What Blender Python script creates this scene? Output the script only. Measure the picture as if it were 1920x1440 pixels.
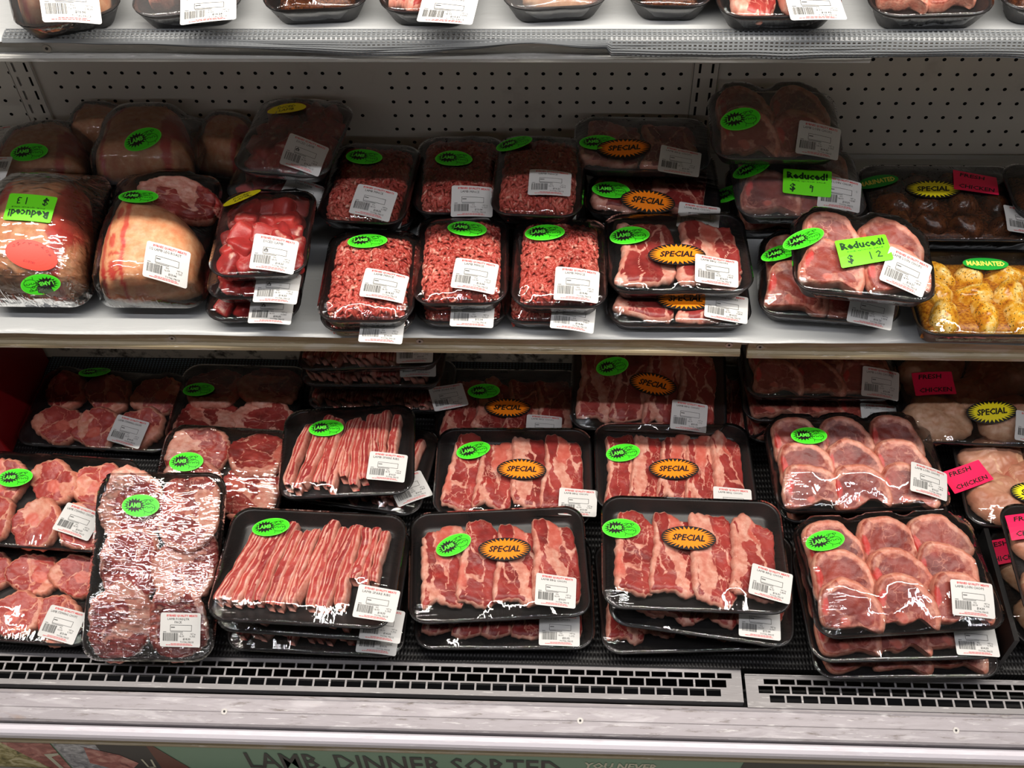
import bpy, math, random
import numpy as np
from mathutils import Matrix, Vector, noise

# ------------------------------------------------------------------ scene, camera, world, lights
scene = bpy.context.scene
for o in list(bpy.data.objects):
    bpy.data.objects.remove(o, do_unlink=True)
COL = scene.collection
R = math.radians

def cam_axes(pitch, yaw, roll):
    f = Vector((math.sin(yaw)*math.cos(pitch), math.cos(yaw)*math.cos(pitch), -math.sin(pitch)))
    r = Vector((math.cos(yaw), -math.sin(yaw), 0)); u = r.cross(f)
    c, s = math.cos(roll), math.sin(roll)
    return c*r + s*u, -s*r + c*u, f

cd = bpy.data.cameras.new('camera')
cd.sensor_fit = 'HORIZONTAL'; cd.sensor_width = 36.0; cd.lens = 36.0*2076.15/1920.0
cd.clip_start = 0.05; cd.clip_end = 60
cam = bpy.data.objects.new('camera', cd); COL.objects.link(cam)
rx, ux, fx = cam_axes(R(50.294), R(-3.689), R(-2.062))
cam.matrix_world = Matrix(((rx.x, ux.x, -fx.x, 0.0), (rx.y, ux.y, -fx.y, 0.0), (rx.z, ux.z, -fx.z, 1.65), (0, 0, 0, 1)))
scene.camera = cam

world = bpy.data.worlds.new('store'); scene.world = world; world.use_nodes = True
world.node_tree.nodes['Background'].inputs[0].default_value = (1.0, 0.94, 0.87, 1)
world.node_tree.nodes['Background'].inputs[1].default_value = 0.065

def area(name, loc, sx, sy, power, color, aim):
    l = bpy.data.lights.new(name, 'AREA'); l.shape = 'RECTANGLE'; l.size = sx; l.size_y = sy
    l.energy = power; l.color = color
    o = bpy.data.objects.new(name, l); COL.objects.link(o); o.location = loc
    o.rotation_euler = (Vector(aim)-Vector(loc)).to_track_quat('-Z', 'Y').to_euler()
    return o
# fluorescent tube under the case canopy, and the two rows of battens on the shop ceiling
area('canopy_tube', (-0.05, 0.80, 1.83), 3.2, 0.035, 40.0, (1.0, 0.93, 0.84), (-0.05, 0.98, 0.6))
area('ceiling_batten', (-0.1, -0.15, 2.98), 5.6, 0.036, 34.0, (0.96, 0.95, 1.0), (-0.1, 0.2, 0.0))
area('ceiling_batten', (-0.1, -2.35, 2.98), 5.6, 0.036, 14.0, (0.96, 0.95, 1.0), (-0.1, -2.0, 0.0))

vs = scene.view_settings
scene.display_settings.display_device = 'sRGB'
vs.view_transform = 'Standard'; vs.look = 'None'; vs.exposure = 0.35; vs.gamma = 1.0; vs.use_curve_mapping = False
scene.cycles.transparent_max_bounces = 24
scene.cycles.max_bounces = 5; scene.cycles.diffuse_bounces = 3; scene.cycles.glossy_bounces = 3
scene.cycles.caustics_reflective = False; scene.cycles.caustics_refractive = False

# ------------------------------------------------------------------ materials
def lin(c):
    if isinstance(c, str):
        v = [int(c[i:i+2], 16)/255 for i in (0, 2, 4)]
        return tuple((x/12.92 if x <= .04045 else ((x+.055)/1.055)**2.4) for x in v) + (1,)
    return tuple(c)+(1,)

class NT:
    def __init__(s, name):
        s.m = bpy.data.materials.new(name); s.m.use_nodes = True
        s.t = s.m.node_tree; s.t.nodes.clear()
        s.out = s.n('ShaderNodeOutputMaterial')
    def n(s, typ, ins=None, **props):
        nd = s.t.nodes.new(typ)
        for k, v in props.items(): setattr(nd, k, v)
        for k, v in (ins or {}).items():
            i = nd.inputs[k]
            if isinstance(v, bpy.types.NodeSocket): s.t.links.new(v, i)
            else: i.default_value = v
        return nd
    def link(s, a, b): s.t.links.new(a, b)
    def coord(s, vary=True, scale=(1, 1, 1)):
        tc = s.n('ShaderNodeTexCoord').outputs['Object']
        if vary:
            oi = s.n('ShaderNodeObjectInfo').outputs['Random']
            mu = s.n('ShaderNodeMath', {0: oi, 1: 7.3}, operation='MULTIPLY').outputs[0]
            cb = s.n('ShaderNodeCombineXYZ', {0: mu, 1: mu, 2: mu}).outputs[0]
            tc = s.n('ShaderNodeVectorMath', {0: tc, 1: cb}, operation='ADD').outputs[0]
        if scale != (1, 1, 1):
            tc = s.n('ShaderNodeMapping', {'Vector': tc, 'Scale': scale}).outputs[0]
        return tc
    def noise(s, vec, scale, detail=3, rough=.55, dist=0.0):
        return s.n('ShaderNodeTexNoise', {'Vector': vec, 'Scale': scale, 'Detail': detail, 'Roughness': rough, 'Distortion': dist})
    def ramp(s, fac, stops, interp='LINEAR'):
        nd = s.n('ShaderNodeValToRGB', {0: fac}); e = nd.color_ramp.elements; nd.color_ramp.interpolation = interp
        while len(e) < len(stops): e.new(0.5)
        for i, (p, c) in enumerate(stops):
            e[i].position = p; e[i].color = lin(c) if not isinstance(c, float) else (c, c, c, 1)
        return nd.outputs[0]
    def mix(s, fac, a, b, blend='MIX'):
        nd = s.n('ShaderNodeMix', data_type='RGBA', blend_type=blend)
        for i, v in ((0, fac), (6, a), (7, b)):
            if isinstance(v, bpy.types.NodeSocket): s.t.links.new(v, nd.inputs[i])
            elif i == 0: nd.inputs[0].default_value = v
            else: nd.inputs[i].default_value = lin(v)
        return nd.outputs[2]
    def math(s, op, a, b=0.0, clamp=False):
        nd = s.n('ShaderNodeMath', {0: a, 1: b}, operation=op, use_clamp=clamp); return nd.outputs[0]
    def mrange(s, v, a, b, c=0.0, d=1.0):
        return s.n('ShaderNodeMapRange', {'Value': v, 'From Min': a, 'From Max': b, 'To Min': c, 'To Max': d}).outputs[0]
    def attr(s, name): return s.n('ShaderNodeAttribute', attribute_name=name).outputs['Fac']
    def bump(s, h, strength, dist): return s.n('ShaderNodeBump', {'Height': h, 'Strength': strength, 'Distance': dist}).outputs[0]
    def principled(s, color, rough=.5, metal=0.0, normal=None, spec=.5, coat=0.0, sss=0.0):
        p = s.n('ShaderNodeBsdfPrincipled')
        for k, v in (('Base Color', color), ('Roughness', rough), ('Metallic', metal), ('Specular IOR Level', spec), ('Coat Weight', coat)):
            if isinstance(v, bpy.types.NodeSocket): s.t.links.new(v, p.inputs[k])
            elif k == 'Base Color': p.inputs[k].default_value = lin(v)
            else: p.inputs[k].default_value = v
        if normal is not None: s.t.links.new(normal, p.inputs['Normal'])
        if sss: p.inputs['Subsurface Weight'].default_value = sss; p.inputs['Subsurface Radius'].default_value = (.006, .002, .0015); p.inputs['Subsurface Scale'].default_value = 1.0
        s.t.links.new(p.outputs[0], s.out.inputs[0]); return s.m

def plain(name, color, rough=.5, metal=0.0, spec=.5):
    t = NT(name); return t.principled(color, rough, metal, spec=spec)

def meat_material(name, lean, fat, bone='d98a78', vein_scale=55.0, vein=.6, blotch=.5, rough=.42):
    t = NT(name); v = t.coord()
    nz = t.noise(v, 90, 4, .6).outputs[0]; nb = t.noise(v, 22, 3, .6).outputs[0]
    leanc = t.ramp(t.mrange(nb, .32, .68), [(0, lean[0]), (.5, lean[1]), (1, lean[2])])
    fatc = t.ramp(t.mrange(nz, .3, .7), [(0, fat[0]), (.5, fat[1]), (1, fat[2])])
    dn = t.noise(v, 30, 3, .6); 
    dv = t.n('ShaderNodeVectorMath', {0: dn.outputs[1], 1: (.05, .05, .05)}, operation='MULTIPLY').outputs[0]
    dv = t.n('ShaderNodeVectorMath', {0: v, 1: dv}, operation='ADD').outputs[0]
    vo = t.n('ShaderNodeTexVoronoi', {'Vector': dv, 'Scale': vein_scale}, feature='DISTANCE_TO_EDGE').outputs['Distance']
    edge = t.mrange(vo, .0, .05, 1, 0)
    gate = t.mrange(t.noise(v, 18, 2).outputs[0], .45, .62)
    veins = t.math('MULTIPLY', t.math('MULTIPLY', edge, gate), vein)
    f = t.math('ADD', t.attr('fat'), t.math('MULTIPLY', t.math('SUBTRACT', nz, .5), .55))
    f = t.mrange(f, .36, .62)
    f = t.math('MAXIMUM', f, veins)
    c = t.mix(f, leanc, fatc)
    rd = t.math('MULTIPLY', t.attr('red'), t.mrange(nb, .3, .6, .7, 1))
    c = t.mix(rd, c, 'c8352e')
    c = t.mix(t.math('MULTIPLY', t.attr('bone'), .9), c, bone)
    h = t.math('ADD', t.math('MULTIPLY', nz, .5), t.noise(v, 260, 3).outputs[0])
    return t.principled(c, rough, normal=t.bump(h, .35, .0012), spec=.5)

M = {}
M['lamb'] = meat_material('lamb_meat', ('6c211b', '883228', 'a04437'), ('c9705a', 'dc9079', 'e9b098'), bone='cf6554', vein_scale=55, vein=.55)
M['bbq'] = meat_material('lamb_chop_meat', ('761e1c', '982f2b', 'b0443c'), ('c87562', 'dc9682', 'eab8a4'), bone='d5604f', vein_scale=44, vein=.8)
M['rib'] = meat_material('lamb_rib_meat', ('93282a', 'ae3c38', 'c05047'), ('d07d68', 'e29c8a', 'eebaa8'), vein_scale=40, vein=.2)
M['stew'] = meat_material('lamb_neck_meat', ('8b2826', 'a83b35', 'be5045'), ('cf765d', 'dd8f76', 'e9ac93'), bone='dc6c5a', vein_scale=70, vein=.7)
M['dice'] = meat_material('diced_lamb_meat', ('821819', 'a62927', 'b83832'), ('cf8f7c', 'dfab98', 'ebc5b4'), vein_scale=45, vein=.3)
M['mince'] = meat_material('minced_lamb', ('a4332a', 'c04c40', 'd06455'), ('d97e6b', 'e69c88', 'f1bfab'), vein_scale=30, vein=0)
M['roast'] = meat_material('lamb_roast_fat', ('b8432f', 'cc6144', 'da7c58'), ('dd8a5a', 'e7a072', 'f1b98c'), vein_scale=25, vein=.25)
M['chicken'] = meat_material('raw_chicken', ('ad6c54', 'bb7f65', 'c68f74'), ('c08a68', 'cd9d7c', 'd9b192'), vein_scale=25, vein=.25, bone='a54a3e')

def marinade(name, cols, herb):
    t = NT(name); v = t.coord()
    n1 = t.noise(v, 45, 4, .65).outputs[0]
    c = t.ramp(t.mrange(n1, .3, .7), [(0, cols[0]), (.25, cols[1]), (.52, cols[2]), (.85, cols[3])])
    vo = t.n('ShaderNodeTexVoronoi', {'Vector': t.n('ShaderNodeMapping', {'Vector': v, 'Scale': (1, 1.9, 1.4)}).outputs[0], 'Scale': 190.0, 'Randomness': 1.0})
    sp = t.mrange(vo.outputs['Distance'], .22, .3, 1, 0)
    gate = t.mrange(t.noise(v, 55, 2).outputs[0], .40, .50)
    c = t.mix(t.math('MULTIPLY', sp, gate), c, herb)
    h = t.noise(v, 160, 3).outputs[0]
    return t.principled(c, .25, normal=t.bump(h, .4, .0015))
M['yellow'] = marinade('herb_marinade', ('8a4405', 'c07a10', 'dca42c', 'efd28a'), '3d3410')
M['sauce'] = marinade('herb_sauce', ('5a2802', '8a4a06', 'a8660c', 'c08820'), '2c2408')
M['dark'] = marinade('dark_marinade', ('1d0d06', '3a1a0a', '5a2a10', '7a4420'), '140c06')

def tray_mat():
    t = NT('black_foam_tray'); v = t.coord(False)
    n = t.noise(v, 400, 2).outputs[0]
    return t.principled('1d1b1c', .38, normal=t.bump(n, .08, .0006), spec=.45)
M['tray'] = tray_mat()

def film_mat(name, strength, fog, wr, gain=1.35, fine=.45, det=1.6):
    t = NT(name)
    def streak(sc): return t.noise(t.coord(True, sc), 1.0, det, .5, .8).outputs[0]
    hh = t.math('MULTIPLY', streak((26, 24, 24)), .9)
    hh = t.math('ADD', hh, t.math('MULTIPLY', streak(wr), fine))
    hh = t.math('ADD', hh, t.math('MULTIPLY', t.math('MULTIPLY', streak((190, 16, 60)), t.attr('wy')), .9))
    hh = t.math('ADD', hh, t.math('MULTIPLY', t.math('MULTIPLY', streak((16, 190, 60)), t.attr('wx')), .9))
    nrm = t.bump(hh, strength, .0045)
    g = t.n('ShaderNodeBsdfGlossy', {'Color': (1, 1, 1, 1), 'Roughness': .028, 'Normal': nrm})
    tr = t.n('ShaderNodeBsdfTransparent', {'Color': (.985, .985, .985, 1)})
    fr = t.n('ShaderNodeFresnel', {'IOR': 1.5, 'Normal': nrm}).outputs[0]
    fr = t.math('MULTIPLY', fr, gain, True)
    m1 = t.n('ShaderNodeMixShader', {0: fr, 1: tr.outputs[0], 2: g.outputs[0]})
    df = t.n('ShaderNodeBsdfDiffuse', {'Color': (.8, .8, .8, 1)})
    m2 = t.n('ShaderNodeMixShader', {0: fog, 1: m1.outputs[0], 2: df.outputs[0]})
    t.link(m2.outputs[0], t.out.inputs[0]); return t.m
M['film'] = film_mat('cling_film', .22, .004, (90, 30, 40))
M['film_fog'] = film_mat('fogged_cling_film', .25, .05, (70, 24, 40))
M['film_shine'] = film_mat('wrinkled_cling_film', .40, .003, (46, 110, 60), 4.5, 1.2, 1.0)

M['paper'] = plain('label_paper', 'cbcac7', .55)
M['ink'] = plain('label_ink', '4a4a48', .6)
M['bar'] = plain('barcode_ink', '6a6a68', .6)
M['redink'] = plain('red_label_ink', 'd2504f', .6)
M['black'] = plain('black_print', '120f0e', .5)
M['green'] = plain('fluorescent_green_paper', (.055, .74, .014), .45)
M['green2'] = plain('bright_green_ink', (.12, .82, .05), .45)
M['lime'] = plain('lime_green_paper', (.16, .85, .01), .45)
M['dkgreen'] = plain('dark_green_ink', '0c3510', .5)
M['orange'] = plain('fluorescent_orange_ink', (.95, .235, .004), .45)
M['yellowp'] = plain('yellow_paper', (.88, .75, .01), .45)
M['pink'] = plain('fluorescent_pink_paper', (.93, .012, .09), .45)
M['redp'] = plain('fluorescent_red_paper', (.93, .03, .008), .45)
M['maroon'] = plain('maroon_ink', '5a0410', .5)
M['mgreen'] = plain('marinade_sticker_green', (.01, .30, .03), .45)
M['ytext'] = plain('pale_yellow_ink', 'e6dc5a', .5)

def panel_mat(name, col, dirt, amt, scale=18, rough=.5):
    t = NT(name); v = t.coord(False)
    a = t.noise(v, scale, 5, .65).outputs[0]; b = t.noise(v, 3.0, 3).outputs[0]
    f = t.math('MULTIPLY', t.mrange(a, .62 - amt*.12, .74 - amt*.1), amt)
    c = t.mix(f, col, dirt)
    c = t.mix(t.mrange(b, .35, .7, 0, .12), c, '6b6258')
    return t.principled(c, rough, normal=t.bump(a, .08, .001))
M['peg'] = panel_mat('painted_pegboard', 'd9d3c8', '8b8378', .25, 9)
M['lowback'] = panel_mat('specked_back_panel', 'c9bda9', '1b130c', .9, 42)
M['shelfpaint'] = panel_mat('painted_shelf_steel', 'bdb8ac', '4a443c', .35, 30)
M['dark'+'void'] = plain('void_shade_black', '060506', .8)  # near-black colour stands in for shade behind holes, slots and grilles
M['blackplastic'] = plain('black_plastic', '0c0b0c', .35)
M['redpanel'] = plain('dark_red_panel', '7a0a12', .4)
def rail_mat(name, col, metal, rough, dirt, amt):
    t = NT(name); v = t.coord(False, (1, 6, 6))
    a = t.noise(v, 26, 5, .7).outputs[0]; b = t.noise(t.coord(False, (3, 30, 30)), 9, 4, .7).outputs[0]
    c = t.mix(t.math('MULTIPLY', t.mrange(a, .58, .72), amt), col, dirt)
    c = t.mix(t.mrange(b, .60, .70, 0, .45), c, 'f2f0ee')
    pt = t.noise(t.coord(False, (1, 5, 5)), 14, 3, .5, .4).outputs[0]
    c = t.mix(t.math('MULTIPLY', t.mrange(pt, .54, .64), amt*.35), c, 'd2ced0')
    st = t.noise(t.coord(False, (1, 3, 3)), 7, 3, .6).outputs[0]
    c = t.mix(t.math('MULTIPLY', t.mrange(st, .66, .74), amt*.6), c, '8a6a48')
    return t.principled(c, t.mrange(a, .3, .7, rough, rough+.2), metal, normal=t.bump(b, .12, .001))
M['alu'] = rail_mat('scuffed_aluminium_rail', '9c9699', .3, .4, '61564a', .8)
M['bumper'] = rail_mat('pale_bumper_plastic', 'cbc6ce', .1, .4, '8d8588', .2)
M['beige'] = rail_mat('beige_price_rail', '9a8c70', .1, .4, '5e5442', .5)
M['steelrail'] = rail_mat('worn_steel_rail', '9c9b96', .35, .4, '55514a', .55)
M['grille'] = rail_mat('grey_steel_grille', '8f8c8d', .45, .4, '7e7a76', .3)
M['net'] = plain('grey_netting', '6f7274', .4)
M['screw'] = plain('screw_steel', 'a5a09a', .35, .7)
def mat_mat():
    t = NT('ribbed_black_mat'); v = t.coord(False)
    w = t.n('ShaderNodeTexWave', {'Vector': v, 'Scale': 62.0, 'Distortion': .6, 'Detail': 1.0}, wave_type='BANDS', bands_direction='X').outputs[1]
    w2 = t.n('ShaderNodeTexWave', {'Vector': v, 'Scale': 30.0}, wave_type='BANDS', bands_direction='Y').outputs[1]
    h = t.math('MULTIPLY', w, w2)
    return t.principled(t.mix(h, '050405', '0f0d0f'), .5, normal=t.bump(h, .6, .002))
M['mat'] = mat_mat()
def paper_mat():
    t = NT('white_shelf_paper'); v = t.coord(False, (3, 12, 12))
    n = t.noise(v, 4, 4, .6, .6).outputs[0]
    return t.principled('a6a8a8', .34, normal=t.bump(n, .3, .004), spec=.5)
M['wpaper'] = paper_mat()
def bluemesh():
    t = NT('blue_grey_mesh'); v = t.coord(False)
    w = t.n('ShaderNodeTexWave', {'Vector': v, 'Scale': 55.0, 'Distortion': 0.0}, wave_type='BANDS', bands_direction='X').outputs[1]
    w2 = t.n('ShaderNodeTexWave', {'Vector': v, 'Scale': 70.0}, wave_type='BANDS', bands_direction='Y').outputs[1]
    return t.principled(t.mix(t.mrange(t.math('MULTIPLY', w, w2), .15, .4), '11151a', '5d7480'), .5)
M['bluemesh'] = bluemesh()
M['floor'] = panel_mat('vinyl_floor', '8c8880', '5e5a54', .4, 8)
M['ceil'] = plain('ceiling_tile', 'd8d6d0', .8)
M['signgreen'] = plain('sage_sign_print', '7b9a82', .5)
M['signdark'] = plain('dark_sign_print', '35302e', .5)
M['signbrown'] = plain('brown_sign_print', '6b3a2c', .5)
M['signcream'] = plain('cream_sign_print', 'c9c6b0', .5)
def food_print(name, stops, scale):
    t = NT(name); v = t.coord(False)
    n = t.noise(v, scale, 4, .6, 1.5).outputs[0]
    return t.principled(t.ramp(t.mrange(n, .3, .7), stops), .5)
M['salad'] = food_print('salad_photo_print', [(0, '4b4a28'), (.4, '9a8f58'), (.7, 'c9bf93'), (1, 'e0d9bb')], 40)
M['roastprint'] = food_print('roast_photo_print', [(0, '5a2a26'), (.5, 'b06a62'), (1, 'd9a596')], 30)
M['tilerint'] = food_print('speckled_photo_print', [(0, '6a6a70'), (.6, 'a8a8ac'), (1, 'd5d5d6')], 60)

# ------------------------------------------------------------------ object helpers
def tag(o, label=None, cat=None, group=None, kind=None):
    if label: o['label'] = label
    if cat: o['category'] = cat
    if group: o['group'] = group
    if kind: o['kind'] = kind
    return o

def empty(name, loc=(0, 0, 0)):
    o = bpy.data.objects.new(name, None); COL.objects.link(o); o.location = loc; o.empty_display_size = .05
    return o

def mesh(name, verts, faces, mats=(), fm=None, smooth=False):
    me = bpy.data.meshes.new(name)
    me.from_pydata([tuple(map(float, v)) for v in verts], [], [tuple(int(i) for i in f) for f in faces])
    for m in mats: me.materials.append(M[m])
    if fm is not None: me.polygons.foreach_set('material_index', np.asarray(fm, dtype=np.int32))
    if smooth: me.polygons.foreach_set('use_smooth', np.ones(len(me.polygons), dtype=bool))
    me.update(); return me

def obj(name, me, parent=None, loc=None, mat=None):
    o = bpy.data.objects.new(name, me); COL.objects.link(o)
    if parent is not None: o.parent = parent
    if loc is not None: o.location = loc
    if mat is not None: o.matrix_local = mat
    return o

def attrs(me, **kw):
    for k, a in kw.items():
        at = me.attributes.new(k, 'FLOAT', 'POINT'); at.data.foreach_set('value', np.asarray(a, dtype=np.float32))

class MB:
    def __init__(s): s.v = []; s.f = []; s.m = []
    def add(s, v, f, m=0):
        n = len(s.v); s.v += [tuple(p) for p in v]; s.f += [tuple(i+n for i in q) for q in f]; s.m += [m]*len(f); return s
    def box(s, x0, x1, y0, y1, z0, z1, m=0):
        v = [(x, y, z) for x in (x0, x1) for y in (y0, y1) for z in (z0, z1)]
        return s.add(v, [(0, 1, 3, 2), (4, 6, 7, 5), (0, 4, 5, 1), (2, 3, 7, 6), (0, 2, 6, 4), (1, 5, 7, 3)], m)
    def extrude_x(s, prof, x0, x1, m=0, closed=True):
        n = len(prof); v = [(x0, y, z) for y, z in prof] + [(x1, y, z) for y, z in prof]
        f = [(i, (i+1) % n, n+(i+1) % n, n+i) for i in range(n if closed else n-1)]
        if closed: f += [tuple(range(n))[::-1], tuple(range(n, 2*n))]
        return s.add(v, f, m)
    def build(s, name, mats, parent=None, smooth=False):
        return obj(name, mesh(name, s.v, s.f, mats, s.m, smooth), parent)

# ------------------------------------------------------------------ shop shell
X0, X1 = -1.45, 1.25
b = MB().box(-4.2, 4.0, -4.2, 2.4, -.05, 0); tag(b.build('floor', ['floor']), kind='structure')
b = MB().box(-4.2, 4.0, -4.2, 2.4, 3.02, 3.08); tag(b.build('ceiling', ['ceil']), kind='structure')
for sx in (-.15, -2.35):
    t_ = empty('ceiling_light', (-.1, sx, 2.99))
    tag(t_, 'long fluorescent batten on shop ceiling %s the case' % ('just in front of' if sx > -1 else 'far from'), 'light')
    MB().box(-2.85, 2.85, -.09, .09, .005, .03).build('housing', ['ceil'], t_)

# ------------------------------------------------------------------ refrigerated case
case = tag(empty('refrigerated_display_case'), 'open refrigerated meat display case with white pegboard back', 'display case')
PITCH = .0254; ZR0 = .679; YW = 1.403
def pegboard(x_first, ncol, xl, xr, skip=()):
    """perforated panel: every hole an octagonal opening"""
    V = []; Fc = []; zt = 1.02; zb = .53; r = .0030
    zs = [ZR0 + PITCH*k for k in range(-5, 13)]
    xs = [x_first + PITCH*k for k in range(ncol)]
    idx = {}
    def vid(p):
        k = (round(p[0], 5), round(p[1], 5))
        if k not in idx: idx[k] = len(V); V.append((p[0], YW, p[1]))
        return idx[k]
    h = PITCH/2
    for ci, x in enumerate(xs):
        for ri, z in enumerate(zs):
            a, c, d, e = x-h, x+h, z-h, z+h
            if (ci, ri-5) in skip:
                Fc.append((vid((a, d)), vid((c, d)), vid((c, e)), vid((a, e)))); continue
            o8 = [vid((x+r*math.cos(R(22.5+45*k)), z+r*math.sin(R(22.5+45*k)))) for k in range(8)]
            c4 = [vid((c, e)), vid((a, e)), vid((a, d)), vid((c, d))]
            for q in range(4):
                Fc.append((c4[q], c4[(q+1) % 4], o8[(2*q+2) % 8], o8[2*q+1]))
                Fc.append((c4[q], o8[2*q+1], o8[2*q]))
    a, c = xs[0]-h, xs[-1]+h; d, e = zs[0]-h, zs[-1]+h
    for (p, q, s, t2) in ((xl, a, zb, zt), (c, xr, zb, zt), (a, c, zb, d), (a, c, e, zt)):
        if q-p > 1e-5 and t2-s > 1e-5: Fc.append((vid((p, s)), vid((q, s)), vid((q, t2)), vid((p, t2))))
    o = obj('back_panel', mesh('back_panel', V, Fc, ['peg']), case)
    return o
blank = {(c, -r) for c in (18, 19) for r in range(0, 6)} - {(18, -3)}
pegboard(-.764, 38, -.795, .193, blank)
pegboard(.2472, 40, .230, 1.25)
pegboard(-.764-.0714-PITCH*21, 22, X0, -.832)
MB().box(X0, X1, 1.425, 1.46, .0, 2.0).build('case_back', ['darkvoid'], case)  # coloured near-black so the peg holes look dark
def slotted(xl, xr):
    mb = MB(); xc = (xl+xr)/2; y = 1.398
    cols = [(xc-.011, xc-.0075), (xc+.0075, xc+.011)]
    xs = [xl, cols[0][0], cols[0][1], cols[1][0], cols[1][1], xr]
    z = .50
    while z < 1.05:
        for i in range(5):
            if i in (1, 3): mb.add([(xs[i], y, z), (xs[i+1], y, z), (xs[i+1], y, z+.009), (xs[i], y, z+.009)], [(0, 1, 2, 3)])
            else: mb.add([(xs[i], y, z), (xs[i+1], y, z), (xs[i+1], y, z+.025), (xs[i], y, z+.025)], [(0, 1, 2, 3)])
        z += .025
    for x in (xl, xr): mb.box(x-.0008, x+.0008, y, y+.012, .5, z)
    mb.box(xl, xr, 1.412, 1.414, .5, z, 1)
    mb.build('slotted_upright', ['peg', 'darkvoid'], case)
slotted(.193, .230); slotted(-.832, -.795)
# lower bay: back panel, mesh strip, red end panel, deck and divider
mb = MB().box(X0, X1, 1.272, 1.30, .17, .505); mb.build('lower_back_panel', ['lowback'], case)
MB().box(X0, X1, 1.30, 1.41, .49, .505).build('plenum_top', ['shelfpaint'], case)
MB().box(-.905, 1.2, 1.222, 1.2715, .1736, .1755).build('mesh_strip', ['bluemesh'], case)
MB().box(-.925, -.908, 1.05, 1.262, .174, .50).build('end_panel', ['redpanel'], case)
MB().box(.735, .765, 1.24, 1.262, .174, .50).build('black_post', ['blackplastic'], case)
MB().box(X0, X1, .705, 1.275, .155, .1735).build('deck', ['mat'], case)
MB().box(.6215, .6285, .712, .890, .1735, .262).box(.6195, .634, .712, .890, .1735, .1765).build('divider', ['blackplastic'], case)
# air-return grilles
def grille(x0, x1, yb, zt, first):
    mb = MB(); t = .0016
    rows = [(yb-.0045, yb-.0125), (yb-.0150, yb-.0262), (yb-.0288, yb-.0395)]; yf = yb-.0455
    ys = [yb, rows[0][0], rows[0][1], rows[1][0], rows[1][1], rows[2][0], rows[2][1], yf]
    pitch, hole = .0232, .0205
    def plate(xa, xb, ya, yb_): mb.box(xa, xb, yb_, ya, zt-t, zt)
    for i in (0, 2, 4, 6): plate(x0, x1, ys[i], ys[i+1])
    for r_ in range(3):
        x = x0 + first + (0, -.0085, .006)[r_]
        plate(x0, x, rows[r_][0], rows[r_][1])
        while x + hole < x1 - .012:
            plate(x+hole, min(x+pitch, x1), rows[r_][0], rows[r_][1]); x += pitch
        plate(x, x1, rows[r_][0], rows[r_][1])
    mb.box(x0, x1, yf-.0022, yf, zt-.012, zt+.0004)
    mb.box(x0, x1, yb, yb+.002, zt-.012, zt+.0012)
    return mb.build('air_grille', ['grille'], case)
grille(X0, .2665, .7045, .166, .012)
grille(.2715, X1, .6975, .1655, .026)
MB().box(X0, X1, .60, .71, .06, .085).box(X0, X1, .60, .606, .06, .14).build('return_duct', ['darkvoid'], case)  # shade of the cavity under the grilles put into its near-black colour
# front rails (profiles are y, z)
MB().extrude_x([(.6505, .157), (.6505, .1635), (.6465, .1638), (.6445, .1625), (.6435, .1622), (.628, .1575), (.6272, .1568), (.6265, .1572), (.612, .1525), (.6095, .150), (.6095, .140), (.6505, .140)], X0, X1).build('ticket_rail', ['alu'], case)
MB().extrude_x([(.607, .1455), (.604, .148), (.598, .1472), (.5935, .1445), (.5915, .140), (.5915, .131), (.595, .127), (.607, .127)], X0, X1).build('bumper_rail', ['bumper'], case)
MB().extrude_x([(.607, .127), (.599, .125), (.5975, .109), (.5955, .1075), (.5955, .104), (.603, .103), (.61, .10)], X0, X1).build('lower_trim', ['beige'], case)
for x in (-.465, .038, .555):
    mb = MB(); n = 14
    ca = (x, .6275, .1573); tl = .3
    for rr, zz, mm in ((.0045, .0006, 0), (.0016, .0011, 1)):
        vv = [(ca[0]+rr*math.cos(2*math.pi*k/n), ca[1]+rr*math.sin(2*math.pi*k/n)*.95, ca[2]+zz+rr*math.sin(2*math.pi*k/n)*tl) for k in range(n)]
        mb.add(vv, [tuple(range(n))], mm)
        vv2 = [(a_, b_, c_-.002) for a_, b_, c_ in vv]
        mb.add(vv+vv2, [(k, (k+1) % n, n+(k+1) % n, n+k) for k in range(n)], mm)
    mb.build('screw', ['screw', 'black'], case)
# kick panel below
MB().box(X0, X1, .606, .62, .0, .105).build('kick_plate', ['blackplastic'], case)
# canopy over the case with its tube
MB().box(X0, X1, .62, 1.45, 1.87, 1.95).box(X0, X1, .62, .63, 1.80, 1.87).build('canopy', ['shelfpaint'], case)

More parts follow.
